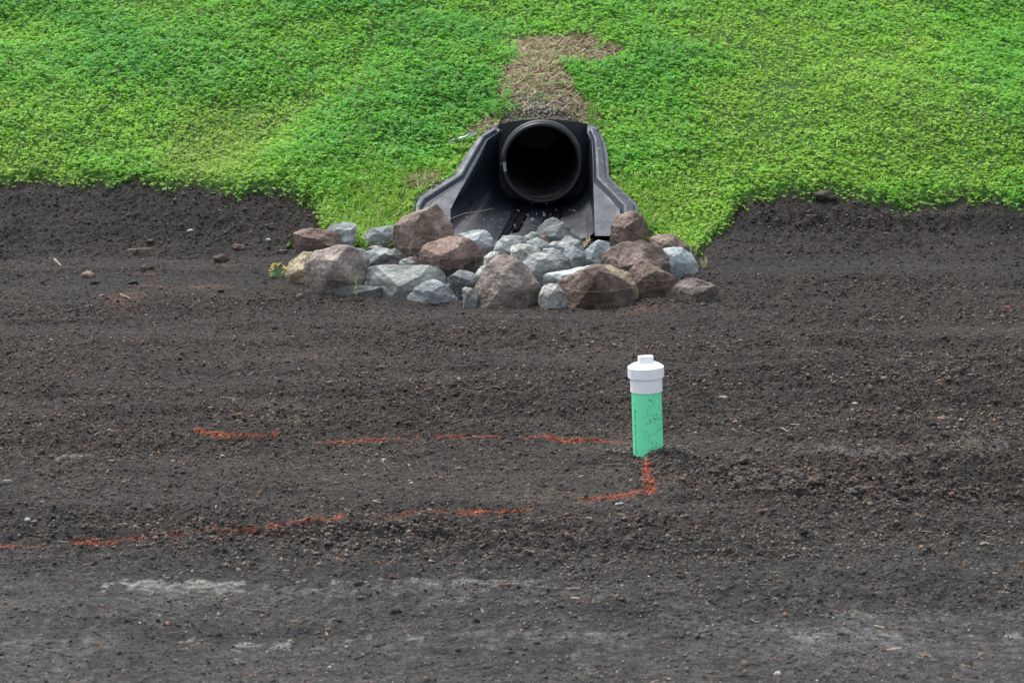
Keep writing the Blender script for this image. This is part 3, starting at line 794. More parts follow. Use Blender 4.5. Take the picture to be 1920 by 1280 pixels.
# ------------------------------------------------------------------ rocks
def rock_mat(name, c0, c1, c2, strata=False, rough=.82):
    M = Mat(name, rough, .35)
    tc = M.add('ShaderNodeTexCoord').outputs['Object']
    st = (1.0, 1.0, 4.5) if strata else (1, 1, 1.3)
    rot = M.add('ShaderNodeMapping'); rot.inputs['Rotation'].default_value = (.35, .3, .2) if strata else (0, 0, 0); M.l.new(tc, rot.inputs[0])
    oi = M.add('ShaderNodeObjectInfo'); sh = M.add('ShaderNodeVectorMath', operation='ADD'); M.l.new(rot.outputs[0], sh.inputs[0])
    mu = M.add('ShaderNodeMath', operation='MULTIPLY'); mu.inputs[1].default_value = 37.0; M.l.new(oi.outputs['Random'], mu.inputs[0]); M.l.new(mu.outputs[0], sh.inputs[1])
    v = sh.outputs[0]
    c = M.ramp(M.noise(7, 6, .62, v, st), [(.32, c0), (.5, c1), (.68, c2)])
    c = M.mix(c, M.ramp(M.noise(55, 5, .7, v, st), [(.3, .5), (.5, 1.0), (.72, 1.6)]), 1.0, 'MULTIPLY')
    c = M.mix(c, M.ramp(M.noise(3.2, 3, .5, v), [(.35, .70), (.5, 1.0), (.65, 1.38)]), 1.0, 'MULTIPLY')
    blot = M.ramp(M.noise(16, 5, .7, v), [(.60, 0.0), (.72, .65)])
    c = M.mix(c, (.035, .030, .026), blot)
    # silt line left by standing water
    g = M.add('ShaderNodeNewGeometry'); s = M.add('ShaderNodeSeparateXYZ'); M.l.new(g.outputs['Position'], s.inputs[0])
    wob = M.add('ShaderNodeMath', operation='MULTIPLY_ADD'); wob.inputs[1].default_value = .012; M.l.new(M.noise(9, 3, .5, tc), wob.inputs[0]); M.l.new(s.outputs['Z'], wob.inputs[2])
    below = M.add('ShaderNodeMapRange'); below.inputs[1].default_value = .085; below.inputs[2].default_value = .072; M.l.new(wob.outputs[0], below.inputs[0])
    bf = M.add('ShaderNodeMath', operation='MULTIPLY'); bf.inputs[1].default_value = .45; M.l.new(below.outputs[0], bf.inputs[0])
    c = M.mix(c, (.030, .022, .016), bf.outputs[0])
    ln = M.add('ShaderNodeMath', operation='SUBTRACT'); ln.inputs[1].default_value = .083; M.l.new(wob.outputs[0], ln.inputs[0])
    ab = M.add('ShaderNodeMath', operation='ABSOLUTE'); M.l.new(ln.outputs[0], ab.inputs[0])
    lm = M.add('ShaderNodeMapRange'); lm.inputs[1].default_value = .0035; lm.inputs[2].default_value = .0012; M.l.new(ab.outputs[0], lm.inputs[0])
    lf = M.add('ShaderNodeMath', operation='MULTIPLY'); M.l.new(lm.outputs[0], lf.inputs[0]); M.l.new(M.ramp(M.noise(30, 3, .6, tc), [(.42, 0.0), (.56, .6)]), lf.inputs[1])
    c = M.mix(c, (.32, .27, .19), lf.outputs[0])
    M.base(c)
    p = M.bump(M.noise(26, 6, .65, v, st), .016, .7)
    M.bump(M.noise(110, 4, .6, v, st), .004, .6, p)
    return M.m
RM = {
 'brown': rock_mat('brown_rock', (.085, .060, .046), (.165, .118, .090), (.27, .205, .165)),
 'red': rock_mat('reddish_rock', (.12, .075, .06), (.21, .140, .112), (.28, .20, .165)),
 'dark': rock_mat('dark_brown_rock', (.055, .038, .029), (.115, .080, .060), (.20, .15, .115)),
 'mauve': rock_mat('grey_brown_rock', (.095, .076, .062), (.19, .155, .130), (.33, .28, .24)),
 'blue': rock_mat('blue_grey_slate', (.13, .150, .146), (.26, .285, .275), (.47, .49, .47), True),
 'pale': rock_mat('pale_blue_slate', (.20, .23, .23), (.36, .40, .40), (.55, .585, .57), True),
 'grey': rock_mat('grey_slate', (.14, .148, .135), (.29, .30, .275), (.48, .485, .45), True),
 'slate': rock_mat('dark_slate', (.07, .078, .076), (.145, .16, .152), (.27, .29, .28), True),
 'cream': rock_mat('cream_rock', (.22, .21, .18), (.37, .36, .32), (.50, .48, .43)),
 'tan': rock_mat('tan_rock', (.12, .095, .06), (.26, .21, .135), (.42, .35, .22)),
}
def z2(L): return [(500+x/4.364, 370+y/4.364) for x, y in L]
def z3(L): return [(920+x/4.364, 370+y/4.364) for x, y in L]
def zc(L): return [(700+x/5.333, 430+y/5.333) for x, y in L]
def rock(px, mat, label, d=None, thick=None, seed=0, amp=1.0, front=.62, group='rocks piled at the pipe outlet', sink=True, ridge=None):
    px = np.array(px, float); pc = px.mean(0); px = pc+(px-pc)*(1.09 if mat in ('blue', 'pale', 'grey', 'slate', 'cream', 'tan') else 1.035); yfix = px[:,1].max()
    x0, x1 = px[:,0].min(), px[:,0].max(); y0, y1 = px[:,1].min(), px[:,1].max()
    cx, cy = (x0+x1)/2, (y0+y1)/2
    gh = ground_hit(cx, y1)
    gy = gh[1] if d is None else d
    wm = (x1-x0)*gy/FPX; hm = (y1-y0)*gy/FPX
    th = thick or max(.85*math.sqrt(wm*hm), min(wm*.75, .16))
    yc = gy + th*.42
    P = np.array([at_y(a, b, yc) for a, b in px]); c = P.mean(0)
    # the outline lies near the rock's middle, in one ragged band
    rs = np.random.default_rng(seed+100)
    pts = []
    for p in P:
        q = p.copy(); q[1] += rs.uniform(-.12, .12)*th
        # keep it on the same sight line while moving in depth
        t = q[1]/p[1]; q[0] = p[0]*t; q[2] = CAM_H+(p[2]-CAM_H)*t
        pts.append(q)
    for i_, p in enumerate(P):
        if i_ % 3: continue
        v = p-c
        a = front+rs.uniform(-.12, .12)
        pts.append(np.array([c[0]+v[0]*a, yc-th*.5*rs.uniform(.75, 1.0), c[2]+v[2]*(a if v[2] > 0 else min(1, a+.28))-.05*hm]))
        a = .72+rs.uniform(-.1, .1)
        pts.append(np.array([c[0]+v[0]*a, yc+th*.5*rs.uniform(.8, 1.1), c[2]+v[2]*a]))
    if ridge:
        for a, b in ridge:
            pts.append(at_y(a, b, yc-th*.55))
    if sink:
        zb = float(base_h(c[0], yc))-.04
        if c[2]-hm*.5 > zb:
            for s in (-1, 1):
                for q in (-.42, .5): pts.append(np.array([c[0]+s*wm*.38, yc+q*th, zb]))
    bm = bmesh.new()
    for p in pts: bm.verts.new(p-c)
    r = bmesh.ops.convex_hull(bm, input=bm.verts)
    bmesh.ops.delete(bm, geom=list({e for e in r['geom_interior'] if isinstance(e, bmesh.types.BMVert)} | {e for e in r['geom_unused'] if isinstance(e, bmesh.types.BMVert)}), context='VERTS')
    ext = np.array([v.co[:] for v in bm.verts])
    slab = mat in ('blue', 'pale', 'grey', 'slate', 'cream', 'tan')
    for q_ in range(8 if slab else 9):
        if q_ < 5:
            nv = np.array([(rs.normal(0, .3), -.55, .9), (rs.normal(0, .25), -1, rs.normal(-.05, .15)), (-.8, -.8, rs.uniform(-.1, .5)), (.8, -.8, rs.uniform(-.1, .5)), (rs.choice([-.5, .5]), -.7, .6)][q_], float); kk = rs.uniform(.58, .80)
        else:
            nv = rs.normal(size=3)*np.array([1.1, 1.0, .8]); kk = rs.uniform(.84, .94)
        nv /= np.linalg.norm(nv)
        sup = (ext @ nv).max()
        bmesh.ops.bisect_plane(bm, geom=bm.verts[:]+bm.edges[:]+bm.faces[:], plane_co=nv*sup*kk, plane_no=nv, clear_outer=True)
        bmesh.ops.holes_fill(bm, edges=[e for e in bm.edges if e.is_boundary])
    size = max(wm, hm)
    bmesh.ops.dissolve_limit(bm, angle_limit=math.radians(14 if slab else 10), verts=bm.verts, edges=bm.edges)
    bmesh.ops.triangulate(bm, faces=bm.faces)
    for _ in range(7):
        Lm = max(.008, size/34)
        es_ = [e for e in bm.edges if e.calc_length() > Lm*1.5]
        if not es_: break
        bmesh.ops.subdivide_edges(bm, edges=es_, cuts=1)
        bmesh.ops.triangulate(bm, faces=[f for f in bm.faces if len(f.verts) > 3])
    bmesh.ops.recalc_face_normals(bm, faces=bm.faces)
    me2 = bpy.data.meshes.new('rock'); bm.to_mesh(me2); bm.free()
    o = bpy.data.objects.new('rock', me2); col.objects.link(o)
    n = len(me2.vertices); co = np.empty(n*3); me2.vertices.foreach_get('co', co); co = co.reshape(-1, 3)
    no = np.empty(n*3); me2.vertices.foreach_get('normal', no); no = no.reshape(-1, 3)
    q = co + seed*3.7
    # chipped planes: stepped noise, then finer wear
    n1 = vn3(q/(size*.34), seed); n2 = vn3(q/(size*.15), seed+5)
    st = np.floor(n2*6)/6*.6 + n2*.4
    ridge_n = .25-np.abs(vn3(q/(size*.22), seed+9))
    cr = np.abs(vn3(q/(size*.30)+7, seed+11)); crack = -np.clip(1-cr/.012, 0, 1)*(.006 if size > .22 else 0.0)
    disp = crack + size*amp*(.006*n1 + .014*st + .008*ridge_n+.012) + amp*(.009*vn3(q/.028, seed+2) + .006*vn3(q/.013, seed+3))
    if mat in ('blue', 'pale', 'grey', 'slate'):
        lay = vn3(q*np.array([6, 6, 55])+co[:, :1]*14, seed+7)
        disp = crack*.5 + size*amp*(.005*n1 + .006*st) + amp*(.005*vn3(q/.028, seed+2) + .003*vn3(q/.013, seed+3)) + .007*np.floor(lay*4)/4 + .004
    co = co + no*disp[:, None]
    me2.vertices.foreach_set('co', co.ravel()); me2.update()
    me2.polygons.foreach_set('use_smooth', np.zeros(len(me2.polygons), dtype=bool))
    me2.materials.clear(); me2.materials.append(RM[mat])
    o.location = c; o.name = 'rock'
    tag(o, label, 'rock', group)
    return o
ROCKS = [
 (z2([(225,285),(300,262),(380,250),(540,268),(600,310),(612,400),(560,430),(420,445),(250,455),(232,360)]), 'red', 'flat-topped reddish rock with dark undercut front, far left at the back of the pile', {}),
 (z2([(505,250),(580,210),(680,203),(720,228),(718,390),(650,412),(600,390)]), 'grey', 'rounded grey stump-like rock between the flat reddish rock and the clover', {}),
 (z2([(760,340),(850,265),(1000,240),(1050,236),(1065,400),(930,405),(790,378)]), 'blue', 'blue-grey slab leaning against the big brown rock by the left wing', {}),
 (z2([(1035,235),(1130,158),(1260,122),(1410,60),(1470,115),(1527,255),(1520,320),(1400,400),(1200,488),(1130,495),(1080,430),(1040,330)]), 'brown', 'large brown rock with a pointed top standing against the left plastic wing', dict(ridge=[(792,402),(800,430)])),
 (z2([(1235,430),(1290,372),(1370,365),(1500,318),(1670,340),(1745,400),(1780,480),(1790,540),(1740,592),(1640,600),(1480,548),(1270,548),(1232,500)]), 'red', 'wide smooth reddish-brown rock bridging a dark gap left of the centre', dict(ridge=[(850,465)])),
 (z2([(160,630),(200,520),(280,447),(370,455),(380,640),(320,700),(190,692)]), 'tan', 'small tan rock beside the yellow flowers at the left end of the pile', {}),
 (z2([(322,680),(325,560),(370,462),(450,438),(560,405),(650,400),(745,440),(797,505),(812,620),(740,680),(560,765),(450,790),(335,780)]), 'mauve', 'large rounded grey-brown boulder at the left front of the pile', dict(ridge=[(615,470),(660,470),(620,515)])),
 (z2([(795,500),(830,440),(880,412),(990,430),(1060,480),(1095,510),(1040,560),(820,565)]), 'blue', 'blue-grey slab behind the long pale slab, right of the rounded boulder', dict(sink=True)),
 (z2([(975,470),(1040,412),(1095,450),(1115,500),(1050,505)]), 'grey', 'small pointed grey stone below the large brown rock with the pointed top', {}),
 (z2([(815,595),(900,558),(1150,553),(1400,572),(1468,640),(1465,700),(1330,760),(1180,810),(1010,800),(850,720)]), 'grey', 'long pale layered slab lying across the front left of the pile', dict(ridge=[(760,520),(740,545)])),
 (zc([(345,678),(440,590),(520,535),(600,512),(680,535),(780,640),(840,718),(740,740),(560,720)]), 'pale', 'pale blue triangular rock at the front edge below the long slab', {}),
 (z2([(545,792),(600,738),(740,722),(940,750),(1010,800),(930,822),(700,828),(565,822)]), 'slate', 'low dark layered slab in the soil in front of the rounded boulder', {}),
 (zc([(735,490),(860,425),(930,412),(1010,450),(1050,520),(1010,610),(880,615),(800,590)]), 'slate', 'dark slate chunk left of the big triangular front rock', dict(d=11.5)),
 (zc([(898,600),(940,575),(1010,590),(1040,640),(1010,760),(920,745)]), 'grey', 'small upright grey stone wedged against the left foot of the big triangular rock', {}),
 (z2([(1590,312),(1700,277),(1785,268),(1845,340),(1835,440),(1790,478),(1700,420)]), 'blue', 'blue-grey rock in front of the plastic apron, left of the straw tuft', {}),
 (zc([(1110,280),(1190,232),(1260,228),(1240,300),(1150,330)]), 'cream', 'small cream stone behind the left shoulder of the big triangular rock', dict(d=11.9)),
 (zc([(1030,440),(1075,370),(1130,350),(1110,420),(1040,500)]), 'cream', 'cream stone half hidden left of the big triangular rock', dict(d=11.6)),
 (zc([(730,545),(780,545),(805,650),(790,662),(740,600)]), 'cream', 'small pale stone wedged right of the pale blue triangular rock', dict(d=11.35)),
 (z2([(740,702),(830,690),(860,722),(800,740),(755,735)]), 'slate', 'small dark stone between the rounded boulder and the long slab', {}),
 (z2([(1090,522),(1160,503),(1235,545),(1190,565),(1100,560)]), 'blue', 'small flat blue stone under the wide reddish rock', dict(d=11.95)),
 (z2([(1150,490),(1220,480),(1260,540),(1200,548)]), 'red', 'small reddish stone tucked under the left end of the wide reddish rock', dict(d=12.1)),
 ([(884,572),(892,540),(914,500),(930,479),(952,474),(985,500),(1008,535),(1018,548),(1008,562),(975,572),(930,574)], 'mauve', 'big triangular grey-brown rock at the front centre of the pile', dict(ridge=[(935,500),(960,520)])),
 (z3([(560,690),(640,648),(760,620),(845,562),(935,560),(1010,620),(1120,710),(1168,775),(1155,865),(1060,893),(800,888),(640,888),(590,800)]), 'dark', 'dark brown peaked rock at the front right with a pale silt line across it', dict(ridge=[(1100,510),(1140,525)])),
 (z3([(402,830),(430,742),(480,710),(555,718),(600,790),(635,880),(560,903),(470,885)]), 'cream', 'small pale rounded rock at the front between the triangular and the peaked rock', {}),
 (z3([(440,645),(560,600),(760,588),(880,565),(900,640),(560,712),(445,722)]), 'pale', 'pale blue-white slab lying behind the dark peaked rock', dict(d=11.35)),
 (z3([(930,562),(985,558),(1090,608),(1155,640),(1195,760),(1165,860),(1120,870),(1050,700)]), 'tan', 'tan rock behind the right shoulder of the dark peaked rock', dict(d=11.25)),
 (z3([(905,482),(970,420),(1040,376),(1240,362),(1385,408),(1440,470),(1490,560),(1492,620),(1450,645),(1200,615),(930,575)]), 'brown', 'wide humped brown rock right of centre, below the upright brown rock', dict(ridge=[(1185,470),(1160,490)])),
 (z3([(1005,168),(1050,128),(1180,116),(1270,168),(1302,220),(1260,300),(1240,370),(1030,378),(978,372),(988,260)]), 'brown', 'upright brown block against the right plastic wing', {}),
 (z3([(1300,345),(1370,288),(1460,290),(1570,360),(1640,425),(1652,475),(1540,470),(1380,430)]), 'brown', 'low brown rock at the right rear corner beneath the clover edge', {}),
 (z3([(1412,432),(1470,418),(1550,403),(1640,478),(1692,552),(1680,592),(1590,628),(1490,602),(1450,480)]), 'pale', 'blue-grey rock striped with dark veins at the right end of the pile', {}),
 (z3([(1132,602),(1170,540),(1242,506),(1310,570),(1440,640),(1565,690),(1560,745),(1470,775),(1380,800),(1190,790)]), 'brown', 'sloping brown wedge-shaped rock right of the dark peaked rock', dict(ridge=[(1215,500)])),
 (z3([(1468,762),(1560,670),(1640,653),(1835,728),(1872,772),(1825,855),(1680,862),(1560,810)]), 'mauve', 'flat grey-brown rock at the far right front corner of the pile', {}),
 (z3([(362,322),(440,255),(476,160),(580,208),(700,310),(770,395),(620,405),(450,385)]), 'slate', 'sharply pointed dark grey rock in front of the apron at centre right', {}),
 (z3([(550,402),(632,306),(725,362),(745,410)]), 'grey', 'small grey-beige pyramid stone in front of the sharply pointed rock', dict(d=12.3)),
 (z3([(172,402),(260,384),(350,398),(435,462),(300,515),(205,505)]), 'cream', 'cream-coloured flat rock behind the big triangular rock', dict(d=12.0)),
 (z3([(262,525),(320,480),(390,466),(620,470),(645,560),(560,600),(420,592),(300,572)]), 'grey', 'broad grey slab right behind the big triangular rock', dict(d=11.75)),
 (z3([(615,408),(680,410),(770,465),(832,565),(700,592),(640,560),(600,480)]), 'blue', 'tilted blue-grey stone in the middle of the right half of the pile', dict(d=11.85)),
 (z3([(780,470),(870,488),(925,560),(830,572)]), 'slate', 'small dark stone left of the wide humped brown rock', dict(d=11.8)),
 (z3([(768,452),(850,358),(972,368),(965,412),(905,490),(810,472)]), 'pale', 'light blue slab left of the upright brown block', dict(d=12.2)),
 (z3([(55,445),(110,390),(165,348),(290,372),(280,400),(200,490),(95,460)]), 'slate', 'steel-grey rock left of the cream-coloured flat rock', dict(d=12.1)),
 (z3([(275,372),(380,338),(472,378),(475,430),(430,452),(360,402)]), 'blue', 'small blue-grey rock behind the cream-coloured flat rock', dict(d=12.3)),
 (z3([(35,430),(60,360),(110,325),(160,345),(110,430)]), 'grey', 'narrow grey stone just right of the straw tuft', dict(d=12.35)),
 (z3([(268,330),(340,283),(385,290),(375,345),(300,352)]), 'grey', 'light grey stone left of the sharply pointed rock', dict(d=12.55)),
 (z3([(398,322),(450,303),(474,350),(440,378)]), 'red', 'tiny reddish stone at the left foot of the sharply pointed rock', dict(d=12.42)),
 (z3([(468,392),(520,360),(570,358),(555,412),(480,430)]), 'cream', 'beige stone directly below the sharply pointed rock', dict(d=12.38)),
 (z3([(100,322),(160,312),(245,328),(275,358),(150,356)]), 'grey', 'flat grey stone behind the steel-grey rock at the lip of the apron', dict(d=12.5)),
 (z3([(425,435),(530,418),(625,468),(480,476)]), 'blue', 'thin blue-grey flake above the broad grey slab', dict(d=12.1)),
 (z2([(700,430),(780,425),(830,460),(800,520),(745,470)]), 'blue', 'blue-grey stone showing behind the rounded boulder', dict(d=12.1)),
 (z2([(835,300+110),(900,395),(960,405),(900,430)]), 'mauve', 'tiny pinkish stone below the leaning blue-grey slab', dict(d=12.5)),
 (z2([(1790,480),(1850,445),(1925,455),(1890,540),(1810,545)]), 'pale', 'pale stone between the wide reddish rock and the big triangular rock', dict(d=12.05)),
 (z2([(1530,810),(1590,770),(1640,790),(1630,858),(1560,860)]), 'slate', 'small dark stone right of the pale blue triangular rock', dict(d=11.5)),
]
for i, (o_, m_, l_, k_) in enumerate(ROCKS):
    rock(o_, m_, l_, seed=i*7+3, **k_)

# ------------------------------------------------------------------ the riser: green pipe with white cap
def riser():
    base = ground_hit(1215.5, 852); base = np.array([base[0], 7.93, base[2]])
    base = at_y(1215.8, 853, 7.93)
    rt = empty('cleanout_riser', tuple(base), 'green pipe stub with white screw cap standing in the soil', 'pipe riser')
    lean = Vector((-.042, .01, 1)).normalized()
    R = Vector((0, 0, 1)).rotation_difference(lean).to_matrix().to_4x4()
    rt.rotation_euler = R.to_euler()
    def lz(prof, seg=64, capt=True, capb=True, rf=None):
        bm = bmesh.new(); rings = []
        for z, r in prof:
            rings.append([bm.verts.new(((rf(2*math.pi*i/seg, r) if rf else r)*math.cos(2*math.pi*i/seg), (rf(2*math.pi*i/seg, r) if rf else r)*math.sin(2*math.pi*i/seg), z)) for i in range(seg)])
        for a, b in zip(rings, rings[1:]):
            for i in range(seg): bm.faces.new((a[i], a[(i+1) % seg], b[(i+1) % seg], b[i]))
        if capt: bm.faces.new(rings[-1])
        if capb: bm.faces.new(rings[0][::-1])
        for f in bm.faces: f.smooth = len(f.verts) == 4
        return bm
    G = Mat('green_pvc', .32, .5)
    tc = G.add('ShaderNodeTexCoord').outputs['Object']
    s = G.noise(170, 3, .6, tc); zone = G.noise(22, 3, .6, tc)
    m1 = G.add('ShaderNodeMath', operation='MULTIPLY'); G.l.new(G.ramp(s, [(.55, 0.0), (.61, 1.0)]), m1.inputs[0]); G.l.new(G.ramp(zone, [(.47, 0.0), (.57, 1.0)]), m1.inputs[1])
    sp = G.add('ShaderNodeSeparateXYZ'); G.l.new(tc, sp.inputs[0])
    rgt = G.add('ShaderNodeMapRange'); rgt.inputs[1].default_value = -.03; rgt.inputs[2].default_value = .012; G.l.new(sp.outputs['X'], rgt.inputs[0])
    m2 = G.add('ShaderNodeMath', operation='MULTIPLY'); G.l.new(m1.outputs[0], m2.inputs[0]); G.l.new(rgt.outputs[0], m2.inputs[1])
    low = G.add('ShaderNodeMapRange'); low.inputs[1].default_value = .045; low.inputs[2].default_value = .0; G.l.new(sp.outputs['Z'], low.inputs[0])
    m3 = G.add('ShaderNodeMath', operation='MULTIPLY'); G.l.new(low.outputs[0], m3.inputs[0]); G.l.new(G.ramp(G.noise(60, 4, .6, tc), [(.45, 0.0), (.62, .8)]), m3.inputs[1])
    mx = G.add('ShaderNodeMath', operation='MAXIMUM'); G.l.new(m2.outputs[0], mx.inputs[0]); G.l.new(m3.outputs[0], mx.inputs[1])
    G.base(G.mix((.19, .86, .44), (.05, .07, .05), mx.outputs[0]))
    frombm('pipe', lz([(-.12, .0565), (.282, .0565)]), G.m, rt)
    W = Mat('white_pvc', .35, .5)
    W.base(W.ramp(W.noise(40, 4, .6), [(.3, (.82, .83, .82)), (.7, (.88, .88, .865))]))
    so = frombm('socket', lz([(.247, .057), (.247, .0592), (.248, .0605), (.301, .0605), (.301, .057)], capb=False), W.m, rt)
    def hexr(a, r): 
        ap = r*.982; q = (a+math.radians(21)) % (math.pi/3) - math.pi/6
        return min(r, ap/math.cos(q))
    fr = frombm('cap_ring', lz([(.300, .061), (.300, .0665), (.302, .068), (.340, .068), (.3415, .0665)], 96, rf=hexr), W.m, rt)
    for k_ in range(6):
        a = math.radians(-81 + 60*k_)
        bm = bmesh.new(); bmesh.ops.create_cube(bm, size=1, matrix=Matrix.Rotation(a, 4, 'Z') @ Matrix.Translation((.0664, 0, .321)) @ Matrix.Diagonal((.005, .0032, .040, 1)))
        frombm('seam', bm, W.m, fr)
    frombm('dome', lz([(.3405, .0665), (.343, .064), (.349, .055), (.353, .046), (.355, .036), (.3552, .0)], capt=False, capb=False), W.m, rt)
    bm = bmesh.new(); bmesh.ops.create_cube(bm, size=1, matrix=Matrix.Rotation(math.radians(6), 4, 'Z') @ Matrix.Translation((.001, 0, .366)) @ Matrix.Diagonal((.056, .034, .030, 1)))
    kb = frombm('knob', bm, W.m, rt, bevel=.004)
    # printed line of writing climbing the left of the pipe
    cu = bpy.data.curves.new('t', 'FONT'); cu.body = 'Westlake Pipe & Fittings  V'; cu.size = .0142; cu.resolution_u = 2
    to = bpy.data.objects.new('t', cu); col.objects.link(to)
    dg = bpy.context.evaluated_depsgraph_get(); me = bpy.data.meshes.new_from_object(to.evaluated_get(dg)); bpy.data.objects.remove(to)
    a0 = math.radians(-90-54)
    zs = [v.co.x for v in me.vertices]; L = max(zs)
    for v in me.vertices:
        z = .004 + v.co.x/L*.205; a = a0 - v.co.y/.0565*-1*-1
        v.co = (.0569*math.cos(a), .0569*math.sin(a), z)
    T = Mat('print_ink', .6); T.base((.03, .07, .05)); me.materials.clear(); me.materials.append(T.m)
    lt = bpy.data.objects.new('lettering', me); col.objects.link(lt); lt.parent = rt
riser()
# soil heaped against the foot of the riser
def heap():
    n = 1500
    a = RNG.uniform(0, 2*math.pi, n); rr = .056+np.abs(RNG.normal(0, .035, n)); cx, cy = .497, 7.93
    x = cx+rr*np.cos(a)*1.15; y = cy+rr*np.sin(a)
    s = np.clip(RNG.lognormal(math.log(.0038), .4, n), .0018, .008)
    ok = ~((x < .50) & (y < 7.93)); x, y, s, rr = x[ok], y[ok], s[ok], rr[ok]; n = len(x)
    h = .010*np.exp(-((x-.545)/.05)**2)*np.exp(-((rr-.056)/.04)**2)
    z = full_h(x, y)+h*RNG.random(n)+s*.2
    ci = np.searchsorted([.12, .4, .7, .9, .97, .99], RNG.random(n))
    tag(scatter('soil_heap', np.column_stack([x, y, z]), s, PAL[ci]*RNG.uniform(1.1, 1.6, (n, 1)), ico(0), MCLOD, .8), 'crumbly soil heaped against the foot of the green riser', 'soil', kind='stuff')
heap()

# ------------------------------------------------------------------ orange marking paint sprayed on the soil
MPAINT = Mat('marking_paint', .7, .3)
MPAINT.base(MPAINT.mix(MPAINT.attr(), MPAINT.ramp(MPAINT.noise(140, 3, .6), [(.3, .55), (.7, 1.25)]), 1.0, 'MULTIPLY')); MPAINT = MPAINT.m
def paint(segs, label, seed):
    V = []; C = []
    r = np.random.default_rng(seed)
    for pts, wpx, dens in segs:
        pts = np.array([ground_hit(*p, ) for p in pts]);
        for a, b in zip(pts[:-1], pts[1:]):
            L = np.linalg.norm((b-a)[:2]); d = (b-a)[:2]/max(L, 1e-6); nn = np.array([-d[1], d[0]])
            w = wpx*.38
            n = int(L*w*2*dens*60000)
            t = r.random(n); o = r.normal(0, .45, n)*w
            x = a[0]+(b-a)[0]*t+nn[0]*o; y = a[1]+(b-a)[1]*t+nn[1]*o
            ok = (fbm2(x*16, y*10, seed, 3) + .22*fbm2(x*60, y*60, seed+1, 2)) > (.22-.42*dens); x = x[ok]; y = y[ok]
            V.append(np.column_stack([x, y]))
    p = np.concatenate(V); n = len(p)
    s = np.clip(r.lognormal(math.log(.0024), .35, n), .0012, .005)
    z = full_h(p[:,0], p[:,1])+s*.15+.001
    C = np.array([.50, .115, .042])*r.uniform(.35, 1.05, (n, 1))
    o = scatter('paint_line', np.column_stack([p, z]), s, C, OCT, MPAINT, .45, .4)
    tag(o, label, 'paint line', 'orange marking paint on the soil')
for i_, (sg, lb) in enumerate(zip(PAINT, ('long broken orange paint line running left from the green riser',
      'broken orange paint line slanting to the left picture edge below the other',
      'short orange paint corner just in front of the green riser',
      'faint orange paint dab at the right picture edge'))): paint(sg, lb, 201+i_)

# ------------------------------------------------------------------ single stones, twigs and clods
_cm = {}
def cmat(c, rough=.8):
    k_ = tuple(c)
    if k_ not in _cm:
        M = Mat('tone', rough, .35)
        M.base(M.mix(tuple(q*.72 for q in c), M.ramp(M.noise(60, 5, .65), [(.3, .55), (.7, 1.4)]), 1.0, 'MULTIPLY')); M.bump(M.noise(90, 4, .6), .003, .7)
        _cm[k_] = M.m
    return _cm[k_]
IC2 = ico(2)
def stone(px, py, wpx, hpx, c, label, name='pebble', cat='pebble', rough_=.14, seed=0, group='loose stones on the soil'):
    p = ground_hit(px, py+hpx*.35)
    w = wpx*p[1]/FPX/2; h = hpx*p[1]/FPX/2
    V, F = IC2; V = V.copy()
    n = vn3(V*1.6+seed*5.1, seed)*2 + vn3(V*3.7+seed, seed+1)
    V = V*(1+n*rough_*2)[:, None]
    V = V*np.array([w, w*.8, h*1.0])
    a = seed*.9; 
    o = mk(name, V, F, cmat(c), smooth=name == 'pebble')
    o.location = (p[0], p[1], float(full_h(np.array([p[0]]), np.array([p[1]]))[0])+h*.45)
    tag(o, label, cat, group)
STONES = [
 (1765,780,20,12,(.30,.20,.15),'pinkish pebble on the soil at the far right of the riser'),
 (1802,783,10,6,(.42,.36,.27),'small cream pebble just right of the pinkish pebble'),
 (1458,1257,14,11,(.55,.52,.42),'cream pebble near the bottom edge below the right half of the soil'),
 (52,974,12,9,(.50,.50,.45),'whitish pebble near the left edge above the paint line'),
 (14,902,16,9,(.28,.28,.27),'grey pebble at the left edge of the picture'),
 (772,905,8,7,(.45,.44,.40),'pale round pebble between the two paint lines'),
 (1356,743,16,7,(.30,.29,.26),'flat grey pebble right of the white cap'),
 (1603,756,12,6,(.45,.36,.25),'tan pebble high on the right-hand soil'),
 (1256,706,12,6,(.42,.40,.36),'light flat pebble beside the white cap'),
 (1649,812,9,6,(.42,.34,.22),'yellowish pebble in the lumpy band at right'),
 (166,517,22,14,(.33,.25,.17),'tan stone in the rusty patch on the far left soil'),
 (1180,1010,18,9,(.05,.05,.052),'black chip lying below the paint corner'),
 (806,958,14,10,(.22,.18,.14),'brown pebble just above the lower paint line'),
 (357,430,12,6,(.42,.40,.34),'pale stone on the dark soil left of the rocks'),
 (503,448,9,6,(.5,.48,.44),'white pebble left of the flat reddish rock'),
 (314,1163,9,9,(.45,.25,.2),'small pink pebble at the lower left'),
]
for i, (a, b, w, h, c, l) in enumerate(STONES): stone(a, b, w, h, c, l, seed=i)
